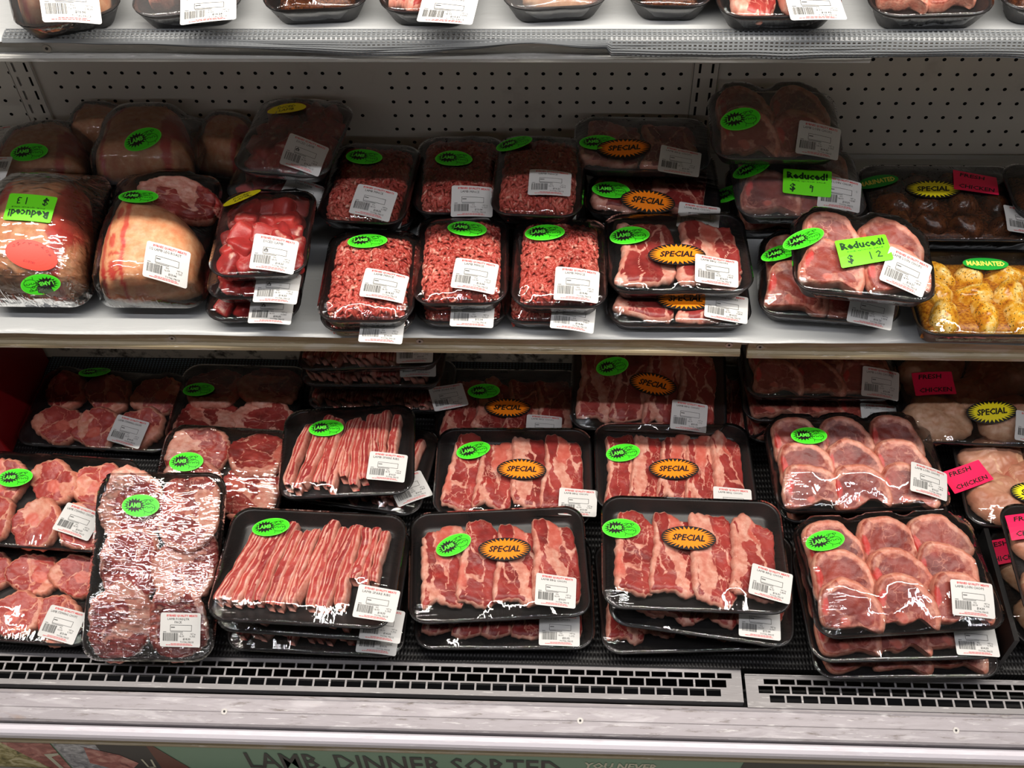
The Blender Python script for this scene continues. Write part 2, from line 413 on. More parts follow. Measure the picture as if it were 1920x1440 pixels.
# ------------------------------------------------------------------ shelves
def shelf(label, segs, yf, yb, zt, rail_h, railmat, screws):
    s_ = tag(empty('display_shelf', (0, yf, zt)), label, 'shelf')
    def loc(o): o.location = (0, -yf, -zt); return o
    loc(MB().box(X0, X1, yf+.004, yb, zt-.022, zt).build('shelf_plate', ['shelfpaint'], s_))
    for (a, c, dy, dz) in segs:
        y = yf+dy; z = zt+dz
        prof = [(y+.004, z+.001), (y, z), (y-.003, z-.004), (y-.0015, z-.012), (y-.0005, z-rail_h*.72), (y-.004, z-rail_h*.78), (y-.0055, z-rail_h*.86), (y-.0055, z-rail_h), (y-.001, z-rail_h-.001), (y+.004, z-rail_h+.004)]
        rl = loc(MB().extrude_x(prof, a, c).build('price_rail', [railmat], s_))
        for (sx, sz) in screws:
            if a < sx < c:
                mb = MB(); n = 14
                for rr, off, mm in ((.0048, .0010, 0), (.0017, .0014, 1)):
                    vv = [(sx+rr*math.cos(2*math.pi*k/n), y-.0012-off, z+sz+rr*math.sin(2*math.pi*k/n)) for k in range(n)]
                    v2 = [(p, q+.002, w) for p, q, w in vv]
                    mb.add(vv, [tuple(range(n))], mm); mb.add(vv+v2, [(k, (k+1) % n, n+(k+1) % n, n+k) for k in range(n)], mm)
                mb.build('screw', ['screw', 'black'], rl)
    return s_
shelf('middle steel shelf with split beige price rail', [(X0, .2485, 0, 0), (.258, X1, -.001, -.002)], 1.012, 1.397, .537, .036, 'beige', [(-.535, -.017), (.232, -.017), (.274, -.017), (-.19, -.017)])
shelf('upper steel shelf with worn grey price rail', [(X0, .327, 0, 0)], 1.032, 1.397, .983, .029, 'steelrail', [(-.56, -.015), (-.126, -.015)])

# white paper laid on the shelves
def paper(name, label, x0, x1, yf, yb, z, drop, seed, top_step=.012):
    nx = int((x1-x0)/.012); V = []; Fc = []
    prof = [0.0, .3, .6, .8, .9, .96, 1.0]
    rows = []
    for j, q in enumerate(prof): rows.append(('t', yb+(yf-yb)*q))
    rows += [('d', .35), ('d', .7), ('d', 1.0)]
    for i in range(nx+1):
        x = x0+(x1-x0)*i/nx
        w = noise.noise(Vector((x*5, seed, 0))); w2 = noise.noise(Vector((x*17, seed+3, 0)))
        fr = yf + .006*w + .002*w2; dp = drop*(.75+.55*w+.25*w2)
        for kind, q in rows:
            if kind == 't':
                y = yb+(fr-yb)*(yb-q)/(yb-yf); bz = (.5+.5*noise.noise(Vector((x*26, y*26, seed))))*.0016*min(1, (yb-y)*8)
                V.append((x, y, z+bz))
            else:
                V.append((x, fr-.006*math.sin(q*1.4)-.001, z-dp*q))
    m = len(rows)
    for i in range(nx):
        for j in range(m-1):
            a = i*m+j; Fc.append((a, a+1, a+m+1, a+m))
    o = obj(name, mesh(name, V, Fc, ['wpaper'], smooth=True))
    tag(o, label, 'paper'); return o
paper('shelf_paper', 'white paper sheet lining the middle shelf', -1.30, 1.10, 1.009, 1.395, .5388, .004, 1.0)
paper('shelf_paper', 'white paper sheet lining the upper shelf under top trays', -1.30, 1.10, 1.030, 1.395, .9838, .004, 7.0)

# netting hanging over the upper shelf front
def netting():
    V = []; Fc = []; step = .0053; x = -.60; xs = []
    while x < .98: xs.append(x); x += step
    def hang(x):
        base = .012+.004*noise.noise(Vector((x*6.0, 2.2, 0)))+.002*noise.noise(Vector((x*19, 5, 0)))
        base += .008*math.exp(-((x+.20)/.07)**2) - .007*math.exp(-((x+.04)/.05)**2) + (.009 if x > .05 else 0)
        if x < -.33: base *= max(.25, 1-(-.33-x)*3.2)
        return max(.003, base)
    NR = 9
    def pt(x, k):
        h = hang(x); q = k/NR
        bul = .003*noise.noise(Vector((x*9, q*2, 1)))
        if q < .25: return (x, 1.036-.012*(q/.25)-bul*.3, .9874-.0015*(q/.25))
        qq = (q-.25)/.75
        return (x, 1.0235-.003*math.sin(qq*3)-abs(bul), .9855-h*qq)
    w = .0011
    def ribbon(p, q, nrm):
        n = len(V); p = Vector(p); q = Vector(q); nrm = Vector(nrm)*w
        V.extend([p-nrm, p+nrm, q+nrm, q-nrm]); Fc.append((n, n+1, n+2, n+3))
    for i in range(len(xs)-1):
        for k in range(NR+1): ribbon(pt(xs[i], k), pt(xs[i+1], k), (0, .3, .9))
        for k in range(NR): ribbon(pt(xs[i], k), pt(xs[i], k+1), (1, 0, 0))
    o = obj('shelf_netting', mesh('shelf_netting', V, Fc, ['net']))
    tag(o, 'grey plastic netting hanging over the upper shelf front edge', 'netting', kind='stuff')
netting()

# ------------------------------------------------------------------ flat print helpers
_tc = {}
def text2d(body, width=None, height=None, bold=0.0, shear=0.0, res=1):
    """text as a flat triangulation, centred, fitted to width (and height)"""
    key = (body, bold, shear, res)
    if key not in _tc:
        cu = bpy.data.curves.new('t', 'FONT'); cu.body = body; cu.size = 1; cu.offset = bold; cu.shear = shear; cu.resolution_u = res
        cu.fill_mode = 'FRONT'
        ob = bpy.data.objects.new('t', cu); COL.objects.link(ob)
        dg = bpy.context.evaluated_depsgraph_get(); me = bpy.data.meshes.new_from_object(ob.evaluated_get(dg))
        v = np.array([p.co[:2] for p in me.vertices]).reshape(-1, 2); f = [tuple(p.vertices) for p in me.polygons]
        bpy.data.objects.remove(ob); bpy.data.curves.remove(cu); bpy.data.meshes.remove(me)
        v = v - (v.max(0)+v.min(0))/2; _tc[key] = (v, f)
    v, f = _tc[key]; s = v.max(0)-v.min(0)
    sx = width/s[0] if width else height/s[1]
    sy = height/s[1] if height else sx
    return v*np.array([sx, sy]), f

class P2:
    """flat artwork: 2-D geometry in layers, later laid on the curved film"""
    def __init__(s): s.v = []; s.f = []; s.m = []; s.l = []
    def add(s, v, f, m, layer):
        n = len(s.v); s.v += [(float(a), float(c)) for a, c in v]; s.f += [tuple(i+n for i in q) for q in f]; s.m += [m]*len(f); s.l += [layer]*len(v)
    def text(s, body, x, y, m, layer=1, rot=0, **kw):
        v, f = text2d(body, **kw)
        if rot: c, q = math.cos(rot), math.sin(rot); v = v @ np.array([[c, q], [-q, c]])
        s.add(v+np.array([x, y]), f, m, layer)
    def rect(s, x0, x1, y0, y1, m, layer=1):
        nx, ny = max(1, int((x1-x0)/.004)), max(1, int((y1-y0)/.004))
        v = [(x0+(x1-x0)*i/nx, y0+(y1-y0)*j/ny) for i in range(nx+1) for j in range(ny+1)]
        s.add(v, [(i*(ny+1)+j, (i+1)*(ny+1)+j, (i+1)*(ny+1)+j+1, i*(ny+1)+j+1) for i in range(nx) for j in range(ny)], m, layer)
    def radial(s, cx, cy, rad, m, layer, rings=6):
        n = len(rad); v = [(cx, cy)]; f = []
        for k in range(1, rings+1): v += [(cx+a*k/rings, cy+c*k/rings) for a, c in rad]
        for i in range(n):
            j = (i+1) % n; f.append((0, 1+i, 1+j))
            for k in range(rings-1):
                a = 1+k*n; f.append((a+i, a+n+i, a+n+j, a+j))
        s.add(v, f, m, layer)
    def ellipse(s, cx, cy, rx_, ry_, m, layer, n=44):
        s.radial(cx, cy, [(rx_*math.cos(2*math.pi*i/n), ry_*math.sin(2*math.pi*i/n)) for i in range(n)], m, layer)
    def star(s, cx, cy, rx_, ry_, n, inner, m, layer):
        pts = []
        for i in range(2*n):
            k = 1.0 if i % 2 == 0 else inner; a = math.pi*i/n
            pts.append((rx_*k*math.cos(a), ry_*k*math.sin(a)))
        s.radial(cx, cy, pts, m, layer)
    def roundrect(s, w, h, r, m, layer, n=6):
        pts = []
        for (cx, cy, a0) in ((w/2-r, h/2-r, 0), (-w/2+r, h/2-r, 90), (-w/2+r, -h/2+r, 180), (w/2-r, -h/2+r, 270)):
            pts += [(cx+r*math.cos(R(a0+90*k/4)), cy+r*math.sin(R(a0+90*k/4))) for k in range(5)]
        full = []
        for i in range(len(pts)):
            a = np.array(pts[i]); c = np.array(pts[(i+1) % len(pts)]); d = np.linalg.norm(c-a); k = max(1, int(d/.009))
            for q in range(k): full.append(tuple(a+(c-a)*q/k))
        s.radial(0, 0, full, m, layer)
    def stroke(s, pts, w, m, layer=1):
        for (a, c) in zip(pts[:-1], pts[1:]):
            a = np.array(a); c = np.array(c); d = c-a; L_ = np.linalg.norm(d)
            if L_ < 1e-7: continue
            n = np.array([-d[1], d[0]])/L_*w/2; e = d/L_*w*.3
            s.add([a-n-e, c-n+e, c+n+e, a+n-e], [(0, 1, 2, 3)], m, layer)

_art = {}
def artwork(kind, txt, seed):
    key = (kind, txt, seed % 5)
    if key in _art: return _art[key]
    b_ = P2(); p = P2(); rng = random.Random(seed*7+3)
    if kind == 'oval':
        base, bm, name = ['green', 'green2'], None, 'lamb_sticker'
        b_.ellipse(0, 0, .0272, .0164, 1, 0); b_.ellipse(0, 0, .0256, .0148, 0, 1); pm = ['black', 'green2']
        p.star(-.0085, .0005, .0158, .0108, 17, .66, 0, 2)
        p.text('LAMB', -.0085, .0005, 1, 3, width=.0195, height=.0072, bold=.03)
        def arc(cx, cy, rx_, ry_, a0, a1, n=10): return [(cx+rx_*math.cos(R(a0+(a1-a0)*k/n)), cy+ry_*math.sin(R(a0+(a1-a0)*k/n))) for k in range(n+1)]
        w = .00055
        p.stroke(arc(.0125, -.0035, .0088, .0062, 0, 360, 18), w, 0, 2)      # body
        p.stroke(arc(.0105, .0052, .0042, .0036, -30, 250), w, 0, 2)          # head
        p.stroke(arc(.0068, .0075, .0028, .0012, 20, 330), w, 0, 2)           # ears
        p.stroke(arc(.0148, .0078, .0028, .0012, -150, 160), w, 0, 2)
        p.stroke(arc(.0105, .0030, .0020, .0014, 0, 360), w, 0, 2)            # muzzle
        for k in range(5): p.stroke(arc(.006+.0032*k, -.004+.0012*(k % 2), .0018, .0016, 10, 190, 6), w, 0, 2)
        p.stroke([(.007, -.0085), (.0062, -.0125)], w, 0, 2); p.stroke([(.0165, -.0088), (.0172, -.0118)], w, 0, 2)
    elif kind in ('special', 'specialy'):
        base, name = ['black'], 'special_sticker'
        b_.ellipse(0, 0, .0385, .0195, 0, 0); pm = ['orange' if kind == 'special' else 'yellowp', 'black']
        p.star(0, 0, .0372, .0186, 32, .70, 0, 1)
        p.text('SPECIAL', 0, 0, 1, 2, width=.046, height=.0108, bold=.035, shear=.25)
    elif kind == 'tag':
        base, name = ['paper'], 'price_label'
        b_.roundrect(.058, .048, .003, 0, 0); pm = ['ink', 'redink', 'bar']
        p.text('BYRNES QUALITY MEATS', .002, .0196, 1, 1, width=.044, height=.0036, bold=.03)
        ln = txt.split('|')
        for k, t in enumerate(ln): p.text(t, -.003, .0148-.0042*k, 0, 1, width=min(.0026*len(t), .042), height=.0034, res=1)
        x0, x1, y0, y1 = -.0145, .0165, -.0018, .0068; w = .0005
        for q in ((x0, x1, y1-w, y1), (x0, x1, y0, y0+w), (x0, x0+w, y0, y1), (x1-w, x1, y0, y1)): p.rect(*q, 0)
        p.rect(x0+.0012, x0+.0068, .0028, .0040, 0)
        if txt.startswith('DICED'): p.stroke([(-.013, .0012), (-.0105, .0055), (-.008, .0012), (-.013, .0012)], .001, 0)
        p.rect(-.0245, -.0200, -.0034, -.0026, 2); p.rect(-.014, .004, -.0034, -.0026, 2)
        x = -.0245
        while x < -.0035:
            wd = rng.choice((.0004, .0006, .0009, .0012)); p.rect(x, x+wd, -.0158, -.0045, 2 if rng.random() < .6 else 0); x += wd+rng.choice((.0004, .0005, .0009))
        kg = rng.uniform(.4, 1.4); rate = rng.choice((12.99, 13.99, 16.99, 18.99))
        p.text('$/kg', .0022, -.0058, 0, 1, height=.0022, res=1); p.text('NET kg', .0185, -.0058, 0, 1, height=.0022, res=1)
        p.text('%.2f' % rate, .0022, -.0090, 0, 1, height=.0025, res=1); p.text('%.3f' % kg, .0178, -.0090, 0, 1, height=.0025, res=1)
        p.text('$%.2f' % (rate*kg), .0095, -.0130, 0, 1, height=.0033, bold=.02, res=1)
        p.text('TOTAL PRICE', .0100, -.0170, 0, 1, width=.0190, height=.0022, res=1)
        for yy, a, c in ((-.0196, -.013, .016), (-.0213, -.020, .018)):
            x = a
            while x < c: wd = rng.uniform(.002, .005); p.rect(x, min(c, x+wd), yy-.0004, yy+.0004, 1); x += wd+.0006
    elif kind == 'reduced':
        base, name = ['lime'], 'reduced_sticker'
        b_.roundrect(.066, .040, .0025, 0, 0); pm = ['dkgreen']
        p.text('Reduced!', 0, .0098, 0, 1, width=.056, height=.0125, bold=.035)
        p.text('FOR QUICK SALE', .002, .0002, 0, 1, width=.046, height=.0020)
        p.text('$', -.0195, -.0105, 0, 1, height=.013, bold=.03)
        hand = {'1': [(0, .005), (.0005, -.005)], '2': [(-.003, .003), (0, .005), (.002, .0025), (-.002, -.003), (.0035, -.0035)],
                '3': [(-.0025, .004), (.001, .0045), (.0015, .001), (-.0005, 0), (.002, -.0015), (.0005, -.0045), (-.0028, -.004)],
                '9': [(.002, .003), (-.0012, .0045), (-.002, .001), (.0015, .0015), (.002, .003), (.001, -.005)]}
        for k, ch in enumerate(txt): p.stroke([(a+.006+.011*k, c-.0095) for a, c in hand[ch]], .0014, 0, 1)
    elif kind == 'pink':
        base, name = ['pink'], 'chicken_sticker'
        b_.roundrect(.062, .042, .001, 0, 0); pm = ['maroon', 'black']
        p.text('FRESH', -.004, .0125, 1, 1, width=.036, height=.0085, bold=.02, shear=.15)
        p.text('CHICKEN', .001, -.0120, 1, 1, width=.050, height=.0085, bold=.02, shear=.15)
    elif kind == 'yellow':
        base, name = ['yellowp'], 'diced_lamb_sticker'
        b_.ellipse(0, 0, .028, .0125, 0, 0); pm = ['black']
        p.text('DICED', 0, .0042, 0, 1, width=.026, height=.0056, shear=.2); p.text('LAMB', 0, -.0040, 0, 1, width=.022, height=.0056, shear=.2)
    elif kind == 'marinated':
        base, name = ['mgreen'], 'marinated_sticker'
        b_.ellipse(0, 0, .030, .0125, 0, 0); pm = ['ytext']
        p.text('MARINATED', 0, 0, 0, 1, width=.050, height=.0095, bold=.03)
    else:
        base, name = ['redp'], 'roasting_sticker'
        b_.ellipse(0, 0, .035, .0195, 0, 0); pm = ['maroon']
        for k, ch in enumerate('ROASTING'):
            a = R(205+130*k/7); p.text(ch, .027*math.cos(a), .0145*math.sin(a), 0, 1, height=.0042, rot=(a+math.pi/2)*.75+.39-.0)
        p.text('SELECT', .0, .010, 0, 1, width=.016, height=.003)
    _art[key] = (b_, base, p, pm, name); return _art[key]

# ------------------------------------------------------------------ meat pieces (cached meshes)
CACHE = {}
def catmull(pts, n):
    pts = np.array(pts, float); k = len(pts); out = []
    for q in range(n):
        u = q*k/n; i = int(u); t = u-i
        p0, p1, p2, p3 = pts[(i-1) % k], pts[i % k], pts[(i+1) % k], pts[(i+2) % k]
        out.append(.5*((2*p1)+(-p0+p2)*t+(2*p0-5*p1+4*p2-p3)*t*t+(-p0+3*p1-3*p2+p3)*t**3))
    return np.array(out)

def slab(key, outline, T, mat, seed, cells=6, stretch=(1, 1), rim=None, rimw=.007, seam=.0022, regions=(), dome=0.0, bumps=.0015, base_fat=0.0, bonep=.15, fatp=.2, stripes=(), redp=0.0, NT_=22, NP=84, topnoise=40, rag=.0010):
    """a slice of meat grown from its outline: lean muscles, fat seams, fat rim and bone"""
    if key in CACHE: return CACHE[key]
    rng = random.Random(seed); ol = catmull(outline, NP); c = ol.mean(0)
    for i in range(NP):
        d = ol[i]-c; k = noise.noise(Vector((ol[i][0]*130, ol[i][1]*130, seed)))+.6*noise.noise(Vector((ol[i][0]*320, ol[i][1]*320, seed)))
        ol[i] = ol[i]+d/np.hypot(*d)*rag*k
    ctr = [np.array([rng.uniform(ol[:, 0].min(), ol[:, 0].max()), rng.uniform(ol[:, 1].min(), ol[:, 1].max())]) for _ in range(cells)]
    kinds = [('bone' if rng.random() < bonep else 'fat' if rng.random() < fatp else 'lean') for _ in ctr]
    V = []; fat = []; red = []; bone = []
    so = Vector((seed*3.1, seed*1.7, 0))
    def colour(p, t, phi, side):
        w = Vector((p[0]*60, p[1]*60, 0))+so
        wx = noise.noise(w)*.008+noise.noise(w*2.6)*.003; wy = noise.noise(w+Vector((9, 4, 2)))*.008+noise.noise(w*2.6+Vector((5, 1, 2)))*.003
        q = np.array([(p[0]+wx)*stretch[0], (p[1]+wy)*stretch[1]])
        f = base_fat; bo = 0.0; rd = 0.0
        if cells > 1:
            ds = sorted((float(np.hypot(*(q-k*np.array(stretch)))), i) for i, k in enumerate(ctr))
            e = ds[1][0]-ds[0][0]; i = ds[0][1]
            if kinds[i] == 'fat': f = max(f, .78)
            if kinds[i] == 'bone': bo = min(1, e/.006)*.8; f = max(f, .5)
            f = max(f, 1-min(1, e/(2*seam)))
        for (cx, cy, a, b2, kd) in regions:
            d = math.hypot((p[0]+wx*.5-cx)/a, (p[1]+wy*.5-cy)/b2); k = max(0, min(1, (1-d)*6))
            if kd == 'lean': f = f*(1-k)
            elif kd == 'fat': f = max(f, k*.9)
            elif kd == 'bone': bo = max(bo, k)
            elif kd == 'red': rd = max(rd, k)
        if rim is not None:
            rw = rim(phi)*rimw
            d = (1-t)*float(np.hypot(*(p-c))/max(t, .05)) if t > .05 else 1
            if rw > 1e-5: f = max(f, max(0, min(1, 1.5-d/rw)))
        for (axis, pos, hw) in stripes:
            d = abs((p[axis]+wx*.4)-pos); rd = max(rd, max(0, min(1, (hw-d)/.0015+.5)))
        if redp: rd = max(rd, max(0, noise.noise(w*.7+Vector((3, 3, 3)))-.25)*redp)
        if side and rim is not None: f = max(f, min(1, rim(phi)*1.2))
        return f, rd, bo
    DE = 3.6 if key.startswith('leg') else 2.4
    def h(t, p):
        if dome: return T*((1-dome)*(1-max(0, (t-.86)/.14)**2*.35) + dome*max(0, 1-t**DE)**.55)
        k = max(0, (t-.88)/.12); return T*(1-.28*k*k)
    V.append((c[0], c[1], h(0, c))); a = colour(c, 0, 0, False); fat.append(a[0]); red.append(a[1]); bone.append(a[2])
    for k in range(1, NT_+1):
        t = (k/NT_)**.85
        for i in range(NP):
            p = c+(ol[i]-c)*t; phi = math.degrees(math.atan2(ol[i][1]-c[1], ol[i][0]-c[0]))
            nz = noise.noise(Vector((p[0]*topnoise, p[1]*topnoise, seed)))*bumps + noise.noise(Vector((p[0]*topnoise*3.5, p[1]*topnoise*3.5, seed)))*bumps*.35
            V.append((p[0], p[1], h(t, p)+nz)); a = colour(p, t, phi, False); fat.append(a[0]); red.append(a[1]); bone.append(a[2])
    top = len(V)
    for zz, sc in (((.6, .99), (.3, .93), (.05, .86), (0, .83)) if dome else ((.6, 1.015), (.3, 1.015), (.05, .985), (0, .94))):
        for i in range(NP):
            j = noise.noise(Vector((ol[i][0]*70, ol[i][1]*70, zz*3+seed)))*.02
            p = c+(ol[i]-c)*(sc+j); phi = math.degrees(math.atan2(ol[i][1]-c[1], ol[i][0]-c[0]))
            V.append((p[0], p[1], h(1, ol[i])*zz)); a = colour(ol[i], 1, phi, True)
            fat.append(a[0]*.85+.25*noise.noise(Vector((i*.35, zz*4, seed)))); red.append(a[1]); bone.append(a[2])
    Fc = [(0, 1+i, 1+(i+1) % NP) for i in range(NP)]
    for k in range(NT_-1+4):
        a = 1+k*NP
        Fc += [(a+i, a+NP+i, a+NP+(i+1) % NP, a+(i+1) % NP) for i in range(NP)]
    a = 1+(NT_+3)*NP; Fc.append(tuple(a+i for i in range(NP))[::-1])
    me = mesh(key, V, Fc, [mat], smooth=True); attrs(me, fat=fat, red=red, bone=bone)
    CACHE[key] = (me, np.array(V)); return CACHE[key]

def jitter(pts, rng, a): return [(x+rng.uniform(-a, a), y+rng.uniform(-a, a)) for x, y in pts]

def loin(i):
    rng = random.Random(100+i); m = 1/1000
    pts = [(-35, -29), (-41, -12), (-41, 10), (-35, 26), (-14, 31), (12, 27), (31, 15), (42, -2), (46, -17), (40, -27), (29, -24), (15, -20), (0, -26), (-16, -29)]
    pts = [(x*m, y*m) for x, y in jitter(pts, rng, 3)]
    ex, ey = rng.uniform(-.009, -.003), rng.uniform(.003, .007)
    reg = [(ex, ey, .029, .0165, 'lean'), (.018, -.012, .011, .006, 'lean'), (-.020, -.018, .014, .008, 'lean'), (-.034, -.002, .005, .012, 'red'), (-.006, -.018, .007, .005, 'bone')]
    def rim(phi): return 1.3 if -30 < phi < 128 else .12
    return slab('loin_chop_%d' % i, pts, .0215, 'lamb', i, cells=1, rim=rim, rimw=.0072, regions=reg, base_fat=.47, redp=.5, bumps=.0022)
def bbq(i, w=.062, l=.132):
    rng = random.Random(200+i)
    pts = [(-.5, -.48), (-.52, -.2), (-.5, .12), (-.46, .42), (-.2, .5), (.12, .49), (.40, .44), (.5, .2), (.49, -.15), (.46, -.42), (.2, -.5), (-.18, -.5)]
    pts = [(x*w, y*l) for x, y in jitter(pts, rng, .07)]
    def rim(phi): return 1.3 if abs(phi) > 118 else .15
    return slab('barbecue_chop_%d_%d' % (i, int(w*1000)), pts, .0135, 'bbq', 40+i, cells=8, stretch=(1, .36), rim=rim, rimw=.0070, seam=.0013, bonep=.08, fatp=.10, redp=.9, bumps=.0026, rag=.0035)
def stew(i):
    rng = random.Random(300+i); n = 11
    pts = [(.043*math.cos(2*math.pi*k/n)*rng.uniform(.82, 1.12), .037*math.sin(2*math.pi*k/n)*rng.uniform(.8, 1.15)) for k in range(n)]
    bx, by = rng.uniform(-.012, .012), rng.uniform(-.012, .008)
    reg = [(bx, by, .013, .011, 'bone'), (bx+.002, by, .005, .004, 'fat')]
    return slab('stewing_chop_%d' % i, pts, .018, 'stew', 70+i, cells=10, seam=.0014, rim=lambda p: .75 if p > -60 else .3, rimw=.006, regions=reg, bonep=.05, fatp=.15, redp=.6, bumps=.003, rag=.003)
def fore(i):
    rng = random.Random(400+i); n = 12
    pts = [(.050*math.cos(2*math.pi*k/n)*rng.uniform(.85, 1.1), .062*math.sin(2*math.pi*k/n)*rng.uniform(.85, 1.1)) for k in range(n)]
    return slab('forequarter_chop_%d' % i, pts, .016, 'bbq', 90+i, cells=11, seam=.0015, rim=lambda p: 1.0 if p > 20 else .2, rimw=.007, bonep=.08, fatp=.08, redp=.7, bumps=.003, rag=.003)
def chick(i):
    rng = random.Random(500+i); n = 10
    pts = [(.058*math.cos(2*math.pi*k/n)*rng.uniform(.85, 1.12), .045*math.sin(2*math.pi*k/n)*rng.uniform(.85, 1.12)) for k in range(n)]
    return slab('chicken_piece_%d' % i, pts, .026, 'chicken', 120+i, cells=4, seam=.002, dome=.75, bonep=.04, fatp=.4, redp=.25, bumps=.0055, topnoise=42, NT_=18, NP=64, rag=.003)
def marin(i, mat):
    rng = random.Random(600+i); n = 9
    pts = [(.036*math.cos(2*math.pi*k/n)*rng.uniform(.75, 1.15), .026*math.sin(2*math.pi*k/n)*rng.uniform(.75, 1.15)) for k in range(n)]
    return slab('marinated_piece_%s_%d' % (mat, i), pts, .026, mat, 140+i, cells=1, dome=.8, bumps=.004, topnoise=45, NT_=12, NP=44)
def roast(i, kind):
    pts = [(-.064, -.082), (-.070, -.02), (-.066, .05), (-.046, .082), (0, .090), (.036, .074), (.056, .02), (.066, -.03), (.064, -.075), (.03, -.092), (-.03, -.092)]
    if kind == 'roast2': pts = [(-.066, -.082), (-.070, -.02), (-.064, .03), (-.045, .052), (-.005, .050), (.035, .020), (.062, -.02), (.068, -.055), (.060, -.082), (.02, -.092), (-.03, -.092)]
    rng = random.Random(i); pts = [(x*1.0, y) for x, y in jitter(pts, rng, .004)]
    st = [(0, -.054, .0034), (0, -.026, .0034)] if kind == 'roast2' else [(0, -.052, .0035), (0, .040, .006)]
    reg = [(-.040, -.070, .008, .014, 'red'), (-.042, -.030, .006, .010, 'red'), (-.038, .012, .007, .010, 'red'), (-.039, -.048, .010, .003, 'red')] if kind == 'roast2' else [(.045, .0, .018, .055, 'red'), (-.05, .04, .02, .03, 'red')]
    return slab('leg_roast_%s_%d' % (kind, i), pts, {1: .086, 3: .078}.get(i, .074), 'roast', 160+i, cells=1, dome=.78, base_fat=.75, stripes=st, regions=reg, redp=.9, bumps=.004, topnoise=22, NT_=30, NP=96)

def dice(i):
    key = 'diced_chunk_%d' % i
    if key in CACHE: return CACHE[key]
    rng = random.Random(700+i); V = []; Fc = []; fat = []; n = 7; idx = {}
    sc = np.array([rng.uniform(.015, .020), rng.uniform(.013, .018), rng.uniform(.010, .014)])
    for ax in range(3):
        for s in (-1, 1):
            g = {}
            for a in range(n+1):
                for b2 in range(n+1):
                    p = [0, 0, 0]; p[ax] = s; p[(ax+1) % 3] = -1+2*a/n; p[(ax+2) % 3] = -1+2*b2/n
                    k = tuple(round(q, 4) for q in p)
                    if k not in idx:
                        q = np.array(p); q = q/(np.sum(np.abs(q)**5)**(1/5))
                        w = Vector(tuple(q*1.3))+Vector((i*5.0, 0, 0)); q = q*(1+.16*noise.noise(w)+.05*noise.noise(w*3))
                        idx[k] = len(V); V.append(tuple(q*sc)); fat.append(.42*max(0, noise.noise(w*1.1+Vector((4, 4, 4))))*2.0)
                    g[a, b2] = idx[k]
            for a in range(n):
                for b2 in range(n):
                    q = (g[a, b2], g[a+1, b2], g[a+1, b2+1], g[a, b2+1]); Fc.append(q if s > 0 else q[::-1])
    me = mesh(key, V, Fc, ['dice'], smooth=True); z = np.zeros(len(V)); attrs(me, fat=fat, red=z, bone=z)
    CACHE[key] = (me, np.array(V)); return CACHE[key]

def rib(i):
    key = 'spare_rib_%d' % i
    if key in CACHE: return CACHE[key]
    rng = random.Random(800+i); L_ = rng.uniform(.118, .142); w = rng.uniform(.0135, .0170); hh = rng.uniform(.024, .029)
    NS = 34; NW = 9; V = []; fat = []; red = []; bend = rng.uniform(-.007, .007)
    bands = [.16+rng.uniform(-.06, .06), .42+rng.uniform(-.08, .08), .56+rng.uniform(-.06, .06), .86+rng.uniform(-.06, .08)]
    ring = [(-.5+k/(NW-1), 1.0) for k in range(NW)] + [(.52, .66), (.5, .33), (.46, .02), (-.46, .02), (-.5, .33), (-.52, .66)]
    for s in range(NS+1):
        u = s/NS; y = (u-.5)*L_; end = min(1, min(u, 1-u)*14)**.5
        xo = bend*math.sin(u*math.pi)+.0022*noise.noise(Vector((u*5, i*3.3, 0)))
        ww = w*(.85+.28*noise.noise(Vector((u*4, i, 5))))*(.75+.25*end)
        for (a, c) in ring:
            top = c > .9
            z = c*hh*(.82+.18*end) + (noise.noise(Vector((u*9, a*2, i)))*.0022 - (.0022*(abs(a)*2)**4) if top else 0)
            V.append((a*ww+xo, y + (.002*noise.noise(Vector((a*4, c*3, i+s*0))) if s in (0, NS) else 0), z))
            t = (a+.5 if top else (.9+.3*c if a > 0 else .1-.2*c)) + .10*noise.noise(Vector((u*3.5, i*2.2, 0)))+.03*noise.noise(Vector((u*12, a*3, i)))
            k = sum(t > q for q in bands); fat.append(.95 if k % 2 == 0 else .05); red.append(max(0, noise.noise(Vector((u*6, a*3, i+9)))-.3)*1.0)
    m = len(ring); Fc = []
    for s in range(NS):
        for k in range(m): Fc.append((s*m+k, s*m+(k+1) % m, (s+1)*m+(k+1) % m, (s+1)*m+k))
    Fc.append(tuple(range(m))); Fc.append(tuple(NS*m+k for k in range(m))[::-1])
    me = mesh(key, V, Fc, ['rib'], smooth=True); attrs(me, fat=fat, red=red, bone=np.zeros(len(V)))
    CACHE[key] = (me, np.array(V)); return CACHE[key]

